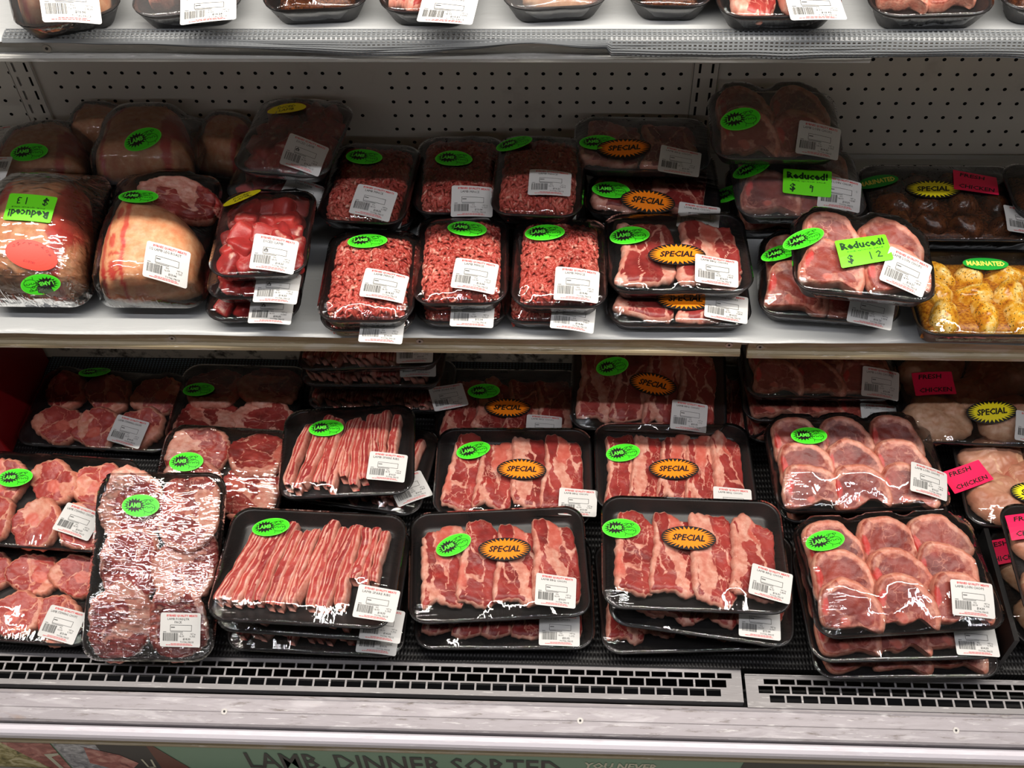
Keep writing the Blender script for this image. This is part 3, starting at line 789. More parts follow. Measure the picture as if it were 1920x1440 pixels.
def mince(i):
    key = 'mince_%d' % i
    if key in CACHE: return CACHE[key]
    rng = random.Random(900+i); V = []; Fc = []; fat = []; W2, L2 = .054, .076
    def hgt(x, y):
        e = min(1, (1-(abs(x)/W2)**5))*min(1, (1-(abs(y)/L2)**5)); e = max(0, e)**.45
        return e*(.030+.004*noise.noise(Vector((x*45, y*45, i)))+.0025*noise.noise(Vector((x*110, y*110, i))))
    n1, n2 = 26, 34
    for a in range(n1+1):
        for c in range(n2+1):
            x, y = W2*(-1+2*a/n1), L2*(-1+2*c/n2); V.append((x, y, max(.0, hgt(x, y)-.002))); fat.append(.1)
    for a in range(n1):
        for c in range(n2): k = a*(n2+1)+c; Fc.append((k, k+n2+1, k+n2+2, k+1))
    for _ in range(1150):
        x, y = rng.uniform(-1, 1)*W2*.97, rng.uniform(-1, 1)*L2*.97
        ang = rng.uniform(0, 6.28); seg = 4; ln = rng.uniform(.005, .011); r_ = rng.uniform(.0016, .0026); cur = rng.uniform(-.7, .7)
        fv = rng.choice((.0, .05, .1, .2, .25, .3, .33, .38, .42, .55)); n0 = len(V); dz = rng.uniform(-.001, .0016)
        for s in range(seg+1):
            t = s/seg; rr = r_*(1 if 0 < s < seg else .55)
            px, py = x, y; pz = hgt(max(-W2, min(W2, x)), max(-L2, min(L2, y)))+dz+.0010*math.sin(t*3.1)
            for k in range(5):
                q = 6.283*k/5
                V.append((px-math.sin(ang)*rr*math.cos(q), py+math.cos(ang)*rr*math.cos(q), pz+rr*math.sin(q))); fat.append(fv)
            x += math.cos(ang)*ln/seg; y += math.sin(ang)*ln/seg; ang += cur/seg*1.6
        for s in range(seg):
            for k in range(5): a = n0+s*5; Fc.append((a+k, a+(k+1) % 5, a+5+(k+1) % 5, a+5+k))
        Fc.append(tuple(n0+k for k in range(5))[::-1]); Fc.append(tuple(n0+seg*5+k for k in range(5)))
    V = [(x*(.86+.14*min(1, max(0, z)/.02)), y*(.88+.12*min(1, max(0, z)/.02)), z) for x, y, z in V]
    me = mesh(key, V, Fc, ['mince'], smooth=True); z = np.zeros(len(V)); attrs(me, fat=fat, red=z, bone=z)
    CACHE[key] = (me, np.array(V)); return CACHE[key]

def TM(x, y, z, rz=0, rx_=0, ry_=0, s=1.0):
    sc = s if isinstance(s, tuple) else (s, s, s)
    return Matrix.Translation((x, y, z)) @ Matrix.Rotation(R(rz), 4, 'Z') @ Matrix.Rotation(R(rx_), 4, 'X') @ Matrix.Rotation(R(ry_), 4, 'Y') @ Matrix.Diagonal((*sc, 1))

def contents(meat, W, L, seed, top):
    """the pieces lying in one tray: (name, cached mesh, matrix)"""
    rng = random.Random(seed*31+len(meat)*7); out = []; z0 = .005
    if meat in ('loin9', 'loin4'):
        nx, ny = (3, 3) if meat == 'loin9' else (2, 2)
        iw, il = W-.034, L-.030; cw = iw/nx; cl = il/ny
        for j in range(ny-1, -1, -1):
            for i in range(nx):
                sc = cw/.080*1.08; tl = (24 if top else 11)+rng.uniform(-4, 4)
                dep = .058*sc
                y = -il/2+cl*(j+.5)+rng.uniform(-.002, .002)+(.007 if j == 0 else .003); x = -iw/2+cw*(i+.5)+rng.uniform(-.003, .003)
                out.append(('loin_chop', loin(rng.randrange(6)), TM(x, y, z0+dep/2*math.sin(R(tl))+(.002 if j < ny-1 else 0), rng.uniform(-16, 6), tl, rng.uniform(-4, 4), (sc, sc*min(1.14, cl*1.38/(.058*sc)), 1 if top else .72))))
    elif meat == 'bbq':
        n = 4+(seed % 3 == 0); iw = W-.040; st = iw/n
        for k in range(n):
            x = -iw/2+st*(k+.5)+rng.uniform(-.002, .002); ry_ = rng.uniform(8, 15)
            out.append(('barbecue_chop', bbq(rng.randrange(7)), TM(x, rng.uniform(-.003, .004), z0+.031*math.sin(R(ry_))*(st/.052)+.001*k*0, rng.uniform(-7, 3), rng.uniform(-1, 3), ry_, (st/.052, min(1.0, (L-.034)/.134)*rng.uniform(.93, 1.02), 1))))
    elif meat == 'bbq2':
        st = (W-.034)/2
        for k in range(2):
            x = -st/2+st*k
            out.append(('barbecue_chop', bbq(rng.randrange(4), .078, .112), TM(x+rng.uniform(-.003, .003), rng.uniform(-.006, 0), z0+.010, rng.uniform(-8, 2), rng.uniform(0, 6), rng.uniform(5, 10), (st/.079, min(1, (L-.032)/.112), 1.15))))
    elif meat == 'ribs':
        n = int((W-.045)/.0132); sl = min(1.06, (L-.028)/.138)
        for k in range(n):
            q = k/(n-1); x = -(W/2-.030)+q*(W-.060); rz = -17+14*q+rng.uniform(-4, 4)
            if top and q > .80: sl2 = sl*rng.uniform(.55, .75); y = .022
            else: sl2 = sl*rng.uniform(.9, 1.0); y = rng.uniform(-.006, .007)
            out.append(('spare_rib', rib(rng.randrange(8)), TM(x, y, z0+rng.uniform(0, .003), rz, 0, rng.uniform(-16, -2), (1.05, sl2, 1.0))))
    elif meat == 'stew':
        nx = 3 if W > .24 else 2
        for j in (1, 0):
            for i in range(nx):
                iw = W-.03; x = -iw/2+iw/nx*(i+.5)+rng.uniform(-.005, .005); y = (L-.03)/4*(1 if j else -1)+rng.uniform(-.004, .006); tl = rng.uniform(10, 22)
                out.append(('stewing_chop', stew(rng.randrange(6)), TM(x, y, z0+.030*math.sin(R(tl)), rng.uniform(-35, 35), tl, rng.uniform(-6, 10), (iw/nx/.080, (L-.03)/2/.070, 1))))
    elif meat == 'fore':
        ny = 3 if L > .22 else 2
        for j in range(ny-1, -1, -1):
            for i in range(2):
                iw, il = W-.028, L-.026; x = (-1 if i == 0 else 1)*iw/4+rng.uniform(-.004, .004); y = -il/2+il/ny*(j+.5)+rng.uniform(-.004, .004); tl = rng.uniform(7, 14)
                sx = iw/2/.094; sy = il/ny/.100
                out.append(('forequarter_chop', fore(rng.randrange(6)), TM(x, y, z0+.05*sy*math.sin(R(tl))+.002, rng.choice((0, 180))+rng.uniform(-12, 12), tl if True else 0, rng.uniform(-3, 7), (sx*1.08, sy*1.15, 1))))
    elif meat in ('chick', 'chick4'):
        nx, ny = (2, 2) if W > .15 else (1, 2)
        for j in (1, 0):
            for i in range(nx):
                iw, il = W-.03, L-.03; x = -iw/2+iw/nx*(i+.5); y = -il/2+il/ny*(j+.5)
                out.append(('chicken_piece', chick(rng.randrange(4)), TM(x+rng.uniform(-.005, .005), y, z0+.004, rng.uniform(-30, 30), rng.uniform(0, 8), 0, (iw/nx/.104, il/ny/.080, 1.25))))
        out.append(('chicken_piece', chick(4), TM(0, 0, z0+.010, 40, 4, 0, (min(1, W/.2)*.8, .8, 1))))
    elif meat in ('yellow', 'dark'):
        iw, il = W-.044, L-.044; nx = max(2, round(iw/.048)); ny = max(2, round(il/.042))
        for j in range(ny-1, -1, -1):
            for i in range(nx):
                out.append(('marinated_piece', marin(rng.randrange(5), meat), TM(-iw/2+iw/nx*(i+.5)+rng.uniform(-.005, .005), -il/2+il/ny*(j+.5)+rng.uniform(-.004, .004), z0+.006+rng.uniform(0, .004), rng.uniform(0, 180), rng.uniform(-5, 6), rng.uniform(-5, 5), (iw/nx/.056, il/ny/.050, 1.05))))
        out.append(('marinade_sauce', slab('sauce_%s' % meat, [(-.5, -.45), (-.5, .45), (-.45, .5), (.45, .5), (.5, .45), (.5, -.45), (.45, -.5), (-.45, -.5)], (.015 if meat == 'yellow' else .014), 'sauce' if meat == 'yellow' else meat, 3, cells=1, bumps=.001, NT_=8, NP=40), TM(0, 0, z0+.003, 0, 0, 0, (iw+.010, il+.010, 1))))
    elif meat in ('roast', 'roast2'):
        out.append(('leg_roast', roast(seed if seed < 7 else 5, meat), TM(0, 0, z0, 0, 0, 0, ((W-.012)/.142, (L-.012)/.190, 1))))
        if meat == 'roast2': out.append(('shank', fore(2), TM(.022, .060, z0+.010, 78, 8, 0, (.62, 1.0, 1.7))))
    elif meat == 'dice':
        iw, il = W-.030, L-.030; k = 0
        for lay, zz in ((0, .010), (1, .022)) if top else ((0, .011), (1, .016)):
            nx, ny = (4, 5) if lay == 0 else (3, 4)
            for j in range(ny):
                for i in range(nx):
                    f_ = 1 if lay == 0 else .72
                    out.append(('diced_chunk', dice(rng.randrange(6)), TM(iw*f_*(-.5+(i+.5)/nx)+rng.uniform(-.005, .005), il*f_*(-.5+(j+.5)/ny)+rng.uniform(-.005, .005), z0+zz+rng.uniform(-.003, .003), rng.uniform(0, 360), rng.uniform(-35, 35), rng.uniform(-35, 35), .98 if top else .84)))
    elif meat == 'mince':
        out.append(('mince', mince(seed % 3), TM(0, 0, z0-.001, 180*(seed % 2), 0, 0, ((W-.014)/.110, (L-.016)/.154, 1.12))))
    return out

# ------------------------------------------------------------------ trays, film, stickers
def rr_loop(W, L, r, n=6):
    pts = []
    for (cx, cy, a0) in ((W/2-r, L/2-r, 0), (-W/2+r, L/2-r, 90), (-W/2+r, -L/2+r, 180), (W/2-r, -L/2+r, 270)):
        pts += [(cx+r*math.cos(R(a0+90*k/n)), cy+r*math.sin(R(a0+90*k/n))) for k in range(n+1)]
    return pts
_tray = {}
def tray_mesh(W, L, H):
    key = (W, L, H)
    if key in _tray: return _tray[key]
    V = []; Fc = []
    prof = [(.034, 0.0, .012), (.026, .0015, .014), (.008, H*.75, .022), (.003, H*.90, .026), (.0, H*.95, .028), (.001, H, .028), (.006, H+.0003, .026), (.009, H-.002, .024), (.026, .0075, .016), (.034, .0042, .013)]
    loops = []
    for ins, z, r in prof:
        lp = rr_loop(W-ins, L-ins, r); loops.append((len(V), len(lp))); V += [(x, y, z) for x, y in lp]
    for (a, n), (c, _) in zip(loops[:-1], loops[1:]):
        Fc += [(a+i, a+(i+1) % n, c+(i+1) % n, c+i) for i in range(n)]
    a, n = loops[0]; Fc.append(tuple(a+i for i in range(n))[::-1]); a, n = loops[-1]; Fc.append(tuple(a+i for i in range(n)))
    _tray[key] = mesh('tray', V, Fc, ['tray'], smooth=True); 
    return _tray[key]

def corner(x, y, W, L, r):
    ax, ay = abs(x)-(W/2-r), abs(y)-(L/2-r)
    if ax > 0 and ay > 0:
        m_ = max(ax, ay)/math.hypot(ax, ay); ax *= m_; ay *= m_
        return math.copysign(W/2-r+ax, x), math.copysign(L/2-r+ay, y)
    return x, y

NAMES = {'mince': ('lamb_mince_pack', 'lamb mince packs'), 'dice': ('diced_lamb_pack', 'diced lamb packs'), 'bbq': ('barbecue_chop_pack', 'lamb barbecue chop packs'), 'bbq2': ('barbecue_chop_pack', 'lamb barbecue chop packs'),
         'loin4': ('loin_chop_pack', 'lamb loin chop packs'), 'loin9': ('loin_chop_pack', 'lamb loin chop packs'), 'ribs': ('spare_rib_pack', 'lamb spare rib packs'), 'roast': ('leg_roast_pack', 'lamb leg roast packs'), 'roast2': ('leg_roast_pack', 'lamb leg roast packs'),
         'fore': ('forequarter_chop_pack', 'forequarter chop packs'), 'stew': ('stewing_chop_pack', 'stewing chop packs'), 'chick': ('raw_chicken_pack', 'raw chicken packs'), 'chick4': ('raw_chicken_pack', 'raw chicken packs'), 'yellow': ('marinated_chicken_pack', 'marinated chicken packs'), 'dark': ('marinated_chicken_pack', 'marinated chicken packs')}
FOG = {'M2', 'M5', 'M6', 'M6b', 'M8', 'M8b', 'M15', 'M19', 'M20', 'T1', 'T2', 'T5'}
SHINE = {'B14', 'B8', 'M1'}

def build_pack(rec):
    pid, meat, base, yaw, tilt, roll, W, L, H, seed, stickers, label, _ = rec
    name, group = NAMES[meat]
    root = empty(name); tag(root, label, 'chicken tray' if 'chicken' in name else 'meat tray', group)
    root.matrix_world = Matrix.Translation(base) @ Matrix.Rotation(R(yaw), 4, 'Z') @ Matrix.Rotation(R(tilt), 4, 'X') @ Matrix.Rotation(R(roll), 4, 'Y')
    obj('tray', tray_mesh(W, L, H), root)
    top = bool(stickers) and pid[-1] not in 'bc'
    nx, ny = int(W/.0052), int(L/.0052)
    ob = np.full((nx+1, ny+1), -1.0)
    for nm, (me, V), mt in contents(meat, W, L, seed, top):
        o = obj(nm, me, root, mat=mt)
        if nm in ('mince', 'marinade_sauce'): o['kind'] = 'stuff'
        m3 = np.array(mt); P = V @ m3[:3, :3].T + m3[:3, 3]
        i = np.clip(np.rint((P[:, 0]/W+.5)*nx).astype(int), 0, nx); j = np.clip(np.rint((P[:, 1]/L+.5)*ny).astype(int), 0, ny)
        np.maximum.at(ob, (i, j), P[:, 2])
    pad = np.pad(ob, 1, constant_values=-1)
    dil = np.max([pad[a:a+nx+1, c:c+ny+1] for a in range(3) for c in range(3)], axis=0)
    ob = dil+.0012; ob[0, :] = ob[-1, :] = ob[:, 0] = ob[:, -1] = -1
    zr = H+.0012; Fm = np.maximum(ob, zr)
    for _i in range(140):
        av = Fm.copy(); av[1:-1, 1:-1] = .25*(Fm[2:, 1:-1]+Fm[:-2, 1:-1]+Fm[1:-1, 2:]+Fm[1:-1, :-2])
        Fm = np.maximum(ob, av)
    V = []; Fc = []; WW, LL = W+.002, L+.002
    for a in range(nx+1):
        for c in range(ny+1):
            x, y = corner(WW*(a/nx-.5), LL*(c/ny-.5), WW, LL, .030); V.append((x, y, Fm[a, c]))
    for a in range(nx):
        for c in range(ny): k = a*(ny+1)+c; Fc.append((k, k+ny+1, k+ny+2, k+1))
    loop = [a*(ny+1) for a in range(nx+1)] + [nx*(ny+1)+c for c in range(1, ny+1)] + [a*(ny+1)+ny for a in range(nx-1, -1, -1)] + [c for c in range(ny-1, 0, -1)]
    n = len(loop); prev = loop
    for ins, z in ((.006, H*.8), (.022, H*.25), (.032, .0008)):
        st = len(V)
        for q, k in enumerate(loop):
            x, y, _z = V[k]; wob = .0012*noise.noise(Vector((q*.45, seed, z*90)))
            V.append((x*(1-(ins-wob*2)/W*1.0), y*(1-(ins-wob*2)/L*1.0), z))
        Fc += [(prev[q], st+q, st+(q+1) % n, prev[(q+1) % n]) for q in range(n)]
        prev = list(range(st, st+n))
    fm = 'film_fog' if pid in FOG else 'film_shine' if pid in SHINE else 'film'
    fme = mesh('film', V, Fc, [fm], smooth=True); vv = np.array(V)
    attrs(fme, wx=np.clip((np.abs(vv[:, 0])-W*.30)/(W*.17), 0, 1), wy=np.clip((np.abs(vv[:, 1])-L*.28)/(L*.18), 0, 1))
    obj('film', fme, root)
    def hf(x, y):
        u = min(max((x/W+.5)*nx, 0), nx-1e-4); v = min(max((y/L+.5)*ny, 0), ny-1e-4); i, j = int(u), int(v); fu, fv = u-i, v-j
        return (Fm[i, j]*(1-fu)+Fm[i+1, j]*fu)*(1-fv)+(Fm[i, j+1]*(1-fu)+Fm[i+1, j+1]*fu)*fv
    for s_i, (kind, u, v, ang, txt) in enumerate(stickers):
        bart, bm, part, pm, nm = artwork(kind, txt, seed+s_i)
        hw, hh = max(abs(a) for a, _c in bart.v), max(abs(c) for _a, c in bart.v)
        ca, sa = math.cos(R(ang)), math.sin(R(ang)); lim = W/2-.006
        S = []; A = []
        for a in np.linspace(-1, 1, 7):
            for c in np.linspace(-1, 1, 5):
                x, y = a*hw, c*hh; S.append(hf(u+x*ca-y*sa, v+x*sa+y*ca)); A.append((1, x, y, x*x, y*y, x*y))
        A = np.array(A); S = np.array(S); co, *_ = np.linalg.lstsq(A, S, rcond=None)
        co[3] = max(-2.2, min(1.0, co[3])); co[4] = max(-3.0, min(1.2, co[4])); co[5] = max(-1.5, min(1.5, co[5]))
        co[0] += float(np.max(S-A@co))+.0006 + .0005*s_i + (.0022 if kind == 'reduced' and s_i > 1 else 0)
        for art, mats, nme, par in ((bart, bm, nm, root), (part, pm, 'print', None)):
            v2 = np.array(art.v)/np.array([math.sqrt(1+co[1]**2), math.sqrt(1+co[2]**2)]); la = np.array(art.l)
            z = np.stack([np.ones(len(v2)), v2[:, 0], v2[:, 1], v2[:, 0]**2, v2[:, 1]**2, v2[:, 0]*v2[:, 1]], 1)@co + la*.0004
            P3 = np.stack([u+v2[:, 0]*ca-v2[:, 1]*sa, v+v2[:, 0]*sa+v2[:, 1]*ca, z], 1)
            o = obj(nme, mesh(nme, P3, art.f, mats, art.m), par if par is not None else so_)
            if par is not None: so_ = o
    return root

# every wrapped tray: key, meat, base position, yaw, tilt, roll, width, length, rim height, seed,
# stickers (kind, x, y, angle, text) in tray coordinates, label
PACKS = [
 ('M1', 'roast', (-0.7155, 1.1292, 0.5794), 0.0, 20, 0, 0.155, 0.205, 0.022, 1, [('reduced', 0.0041, 0.0102, 175.9, '13'), ('oval', 0.0249, -0.091, -171.1, ''), ('roastoval', 0.0158, -0.0575, 168.6, ''), ('tag', -0.092, 0.0968, 176.7, 'LAMB LEG ROAST')], 'lamb leg roast with upside-down green price-cut sticker and red oval sticker', None),
 ('M2', 'roast', (-0.7592, 1.2782, 0.578), 1.0, 0, 0, 0.155, 0.14, 0.022, 2, [('oval', -0.0025, -0.0366, 2.9, ''), ('tag', -0.1052, 0.0611, 11.6, 'LAMB LEG ROAST')], 'lamb leg roast behind the roast with the red oval sticker', None),
 ('M4', 'roast2', (-0.5561, 1.1296, 0.5794), 0.0, 20, 0, 0.155, 0.205, 0.022, 3, [('oval', -0.0191, 0.0398, -1.3, ''), ('tag', 0.0362, -0.0647, -7.8, '1/2 LAMB LEG ROAST')], 'half lamb leg roast with stamped red stripes and white label', None),
 ('M5', 'roast', (-0.6005, 1.2872, 0.603), 2.0, 0, 0, 0.155, 0.15, 0.022, 4, [('oval', 0.0099, -0.0458, 15.4, '')], 'shaded lamb leg roast behind the half leg roast with stripes', None),
 ('M6', 'roast', (-0.6916, 1.3411, 0.578), 0.0, 0, 0, 0.11, 0.08, 0.022, 5, [], 'lamb roast against back panel behind two other roasts', None),
 ('M6b', 'roast', (-0.5001, 1.3284, 0.563), -8.0, 0, 0, 0.1, 0.11, 0.022, 6, [], 'lamb roast in shade between leg roast and diced lamb', None),
 ('M7', 'dice', (-0.3954, 1.0898, 0.624), 2.9, 0, 0, 0.128, 0.165, 0.022, 1, [('yellow', -0.0349, 0.0554, 14.7, 'DICED|LAMB'), ('tag', 0.0236, -0.0598, -7.8, 'DICED LAMB')], 'topmost diced lamb tray of front stack of three', None),
 ('M7b', 'dice', (-0.4082, 1.0896, 0.583), 3.57, 0, 0, 0.128, 0.165, 0.022, 2, [('tag', 0.0323, -0.0742, -4.7, 'DICED LAMB')], 'middle diced lamb tray of front stack of three', None),
 ('M7c', 'dice', (-0.4176, 1.0864, 0.543), 1.77, 0, 0, 0.128, 0.165, 0.022, 3, [('tag', 0.0285, -0.0691, -1.9, 'DICED LAMB')], 'bottom diced lamb tray of front stack of three', None),
 ('M8', 'dice', (-0.3789, 1.2656, 0.646), -7.0, 0, 0, 0.14, 0.165, 0.022, 4, [('yellow', -0.0147, 0.0263, 14.8, 'DICED|LAMB'), ('tag', 0.034, -0.0589, -7.9, 'DICED LAMB')], 'diced lamb tray on top of pair near pegboard', None),
 ('M8b', 'dice', (-0.4052, 1.2769, 0.583), -7.0, 0, 0, 0.14, 0.165, 0.022, 5, [('tag', 0.0447, -0.0656, -9.7, 'DICED LAMB')], 'diced lamb tray lying under another at the back', None),
 ('M9', 'mince', (-0.2705, 1.2181, 0.599), -4.0, 0, 0, 0.126, 0.17, 0.026, 1, [('oval', -0.0124, 0.0322, -8.1, ''), ('tag', 0.0181, -0.0598, -8.7, 'LAMB MINCE')], 'shaded lamb mince tray next to the diced lamb at back', None),
 ('M9b', 'mince', (-0.2646, 1.261, 0.554), -6.0, 0, 0, 0.126, 0.17, 0.026, 2, [('tag', 0.0204, -0.0642, -4.0, 'LAMB MINCE')], 'lamb mince tray under the back left mince tray', None),
 ('M10', 'mince', (-0.1455, 1.2495, 0.589), 1.0, 0, 0, 0.126, 0.17, 0.026, 3, [('oval', -0.0076, 0.0097, -7.5, ''), ('tag', 0.0217, -0.0732, -0.4, 'LAMB MINCE')], 'shaded lamb mince tray, middle of the three at back', None),
 ('M11', 'mince', (-0.0296, 1.2181, 0.614), -2.63, 0, 0, 0.126, 0.17, 0.026, 4, [('oval', -0.039, 0.047, 4.4, ''), ('tag', 0.0172, -0.0387, 0.7, 'LAMB MINCE')], 'highest back lamb mince tray with long film crease', None),
 ('M11b', 'mince', (-0.0314, 1.2586, 0.564), -2.0, 0, 0, 0.126, 0.17, 0.026, 5, [('tag', 0.0283, -0.0859, 0.3, 'LAMB MINCE')], 'lamb mince tray under the highest back mince tray', None),
 ('M12', 'mince', (-0.2528, 1.0523, 0.579), 1.0, 0, 0, 0.126, 0.17, 0.026, 6, [('oval', -0.0064, 0.0462, 1.9, ''), ('tag', 0.0247, -0.0391, -5.8, 'LAMB MINCE')], 'front lamb mince tray next to the diced lamb stack', None),
 ('M12b', 'mince', (-0.2555, 1.0674, 0.544), 0.0, 0, 0, 0.126, 0.17, 0.026, 7, [('tag', 0.0234, -0.0851, -2.6, 'LAMB MINCE')], 'lamb mince tray under the front mince tray by diced lamb', None),
 ('M13', 'mince', (-0.1319, 1.0826, 0.581), 1.79, 0, 0, 0.126, 0.17, 0.026, 8, [('oval', 0.0073, 0.0378, -9.5, ''), ('tag', 0.0202, -0.0498, -7.8, 'LAMB MINCE')], 'middle front lamb mince tray, on top of another', None),
 ('M13b', 'mince', (-0.1313, 1.0861, 0.542), 1.37, 0, 0, 0.126, 0.17, 0.026, 9, [('tag', 0.0152, -0.0731, -3.6, 'LAMB MINCE')], 'lamb mince tray under the middle front mince tray', None),
 ('M14', 'mince', (0.0006, 1.0793, 0.581), -0.43, 0, 0, 0.126, 0.17, 0.026, 10, [('oval', -0.0209, 0.0355, 1.1, ''), ('tag', 0.0231, -0.059, -2.7, 'LAMB MINCE')], 'front lamb mince tray beside the two-chop tray', None),
 ('M14b', 'mince', (-0.0117, 1.0874, 0.542), -0.99, 0, 0, 0.126, 0.17, 0.026, 11, [('tag', 0.0327, -0.0787, -4.9, 'LAMB MINCE')], 'lamb mince tray under the front mince tray beside chops', None),
 ('M15', 'bbq2', (0.1162, 1.2895, 0.616), -1.0, 0, 0, 0.192, 0.12, 0.024, 1, [('oval', -0.0628, -0.0157, 6.5, ''), ('special', -0.0262, -0.0274, 4.4, ''), ('tag', 0.0517, -0.0496, -7.5, 'LAMB BBQ CHOPS')], 'fogged barbecue chop tray highest at the back', None),
 ('M16', 'bbq2', (0.1303, 1.2521, 0.576), 0.0, 0, 0, 0.192, 0.14, 0.024, 2, [('oval', -0.0583, -0.0334, 0.6, ''), ('special', -0.0068, -0.0534, -6.8, ''), ('tag', 0.0631, -0.0784, -8.3, 'LAMB BBQ CHOPS')], 'barbecue chop tray under the fogged one', None),
 ('M17', 'bbq2', (0.1596, 1.1035, 0.58), 1.38, 0, 0, 0.192, 0.155, 0.024, 3, [('oval', -0.0641, 0.017, 2.6, ''), ('special', -0.0033, -0.0206, -0.7, ''), ('tag', 0.0472, -0.047, -5.5, 'LAMB BBQ CHOPS')], 'front tray of two barbecue chops with orange special sticker', None),
 ('M18', 'bbq2', (0.1605, 1.0806, 0.541), 0.3, 0, 0, 0.192, 0.155, 0.024, 4, [('special', 0.0087, -0.039, 0.5, ''), ('tag', 0.0631, -0.0484, -7.3, 'LAMB BBQ CHOPS')], 'barbecue chop tray under the front two-chop tray', None),
 ('M19', 'loin4', (0.2962, 1.2759, 0.662), 0.0, 5, 0, 0.178, 0.135, 0.024, 1, [('oval', -0.0517, -0.0181, 4.2, ''), ('tag', 0.0527, -0.0463, -9.5, 'LAMB LOIN CHOPS')], 'highest loin chop tray against pegboard upright', None),
 ('M20', 'loin4', (0.3327, 1.2296, 0.594), 1.0, 0, 0, 0.178, 0.142, 0.024, 2, [('oval', -0.0665, 0.0, 3.4, ''), ('tag', 0.05, -0.0433, -9.9, 'LAMB LOIN CHOPS'), ('reduced', 0.0067, -0.0279, -6.3, '9')], 'loin chop tray with green price-cut sticker reading nine dollars', None),
 ('M21', 'loin4', (0.3902, 1.0573, 0.616), -5.0, 0, 2, 0.178, 0.142, 0.024, 3, [('oval', -0.0782, 0.0046, 6.8, ''), ('reduced', -0.0047, -0.0147, 13.6, '12'), ('tag', 0.0482, -0.038, -17.1, 'LAMB LOIN CHOPS')], 'loin chop tray with green price-cut sticker reading twelve dollars', None),
 ('M22', 'loin4', (0.3644, 1.0868, 0.546), -5.0, 0, 0, 0.185, 0.15, 0.024, 4, [('oval', -0.0655, 0.0172, 0.9, ''), ('tag', 0.0523, -0.0617, -9.5, 'LAMB LOIN CHOPS')], 'loin chop tray under the twelve dollar tray', None),
 ('M23', 'dark', (0.5515, 1.2306, 0.555), 0.0, 0, 0, 0.23, 0.16, 0.03, 1, [('marinated', -0.0949, 0.0316, 2.9, 'MARINATED'), ('specialy', -0.0215, 0.0107, 1.4, ''), ('pink', 0.042, 0.0253, -9.8, 'FRESH|CHICKEN'), ('tag', 0.095, -0.0494, -4.3, 'CHICKEN')], 'dark marinated chicken tray with yellow special burst', None),
 ('M24', 'dark', (0.7295, 1.2298, 0.58), 0.0, 0, 0, 0.2, 0.11, 0.03, 2, [], 'tray corner above the dark marinated chicken at right edge', None),
 ('M25', 'yellow', (0.5824, 1.0654, 0.542), 0.0, 0, 0, 0.23, 0.16, 0.03, 3, [('marinated', -0.0053, 0.0401, -2.4, 'MARINATED')], 'bright yellow herb marinated chicken tray', None),
 ('M2s', 'bbq2', (-0.7846, 1.3268, 0.54), 1.0, 0, 0, 0.14, 0.13, 0.022, 2, [], 'flat chop tray under the leg roast at the far left back', None),
 ('M5s', 'bbq2', (-0.6182, 1.3047, 0.54), 2.0, 0, 0, 0.14, 0.13, 0.022, 4, [], 'flat chop tray under the shaded leg roast', None),
 ('M8s', 'dice', (-0.4157, 1.2964, 0.541), -5.0, 0, 0, 0.128, 0.165, 0.022, 6, [], 'diced lamb tray at the bottom of the back pile', None),
 ('M10s', 'mince', (-0.1473, 1.2766, 0.541), 0.0, 0, 0, 0.126, 0.17, 0.026, 12, [], 'lamb mince tray under the middle back mince tray', None),
 ('M16s', 'bbq2', (0.1338, 1.2686, 0.539), 0.0, 0, 0, 0.192, 0.14, 0.024, 6, [], 'barbecue chop tray at the bottom of the back pile', None),
 ('M20s', 'loin4', (0.3353, 1.2585, 0.541), 1.0, 0, 0, 0.178, 0.142, 0.024, 6, [('oval', -0.091, -0.0049, -0.4, '')], 'loin chop tray at the bottom of the back pile', None),
 ('T1', 'roast', (-0.5435, 1.0879, 0.986), 19.8, 0, 0, 0.1121, 0.15, 0.024, 20, [('tag', 0.009, -0.0821, -8.6, 'LAMB LEG ROAST')], 'red meat tray at the left end of the top shelf', None),
 ('T2', 'loin4', (-0.407, 1.1039, 0.986), 8.55, 0, 0, 0.1151, 0.15, 0.024, 21, [('tag', 0.0244, -0.0744, 1.5, 'LAMB LOIN CHOPS')], 'foggy wrapped tray second along the top shelf', None),
 ('T3', 'dark', (-0.2672, 1.1119, 0.986), 5.15, 0, 0, 0.112, 0.15, 0.024, 22, [], 'dark wrapped tray third along the top shelf', None),
 ('T4', 'bbq2', (-0.1404, 1.1071, 0.986), -2.23, 0, 0, 0.1039, 0.15, 0.024, 23, [('tag', 0.0243, -0.0756, -3.1, 'LAMB BBQ CHOPS')], 'small wrapped tray with label above the folded white paper', None),
 ('T5', 'chick4', (-0.0122, 1.1158, 0.986), 5.13, 0, 0, 0.1117, 0.15, 0.024, 24, [], 'pale wrapped tray with knotted film corner on top shelf', None),
 ('T6', 'dark', (0.1139, 1.118, 0.986), -1.31, 0, 0, 0.0911, 0.15, 0.024, 25, [], 'dark wrapped tray left of the bright red top-shelf tray', None),
 ('T7', 'bbq2', (0.2226, 1.0959, 0.988), 1.75, 0, 0, 0.1275, 0.15, 0.024, 26, [('tag', 0.0339, -0.0621, 2.4, 'LAMB BBQ CHOPS')], 'bright red meat tray with deep black sides on top shelf', None),
 ('T8', 'loin4', (0.3791, 1.1019, 0.986), 2.62, 0, 0, 0.1275, 0.15, 0.024, 27, [], 'red meat tray furthest right but one on top shelf', None),
 ('T9', 'dark', (0.5063, 1.1098, 0.986), -1.11, 0, 0, 0.1037, 0.15, 0.024, 28, [], 'dark tray at the right end of the top shelf', None),
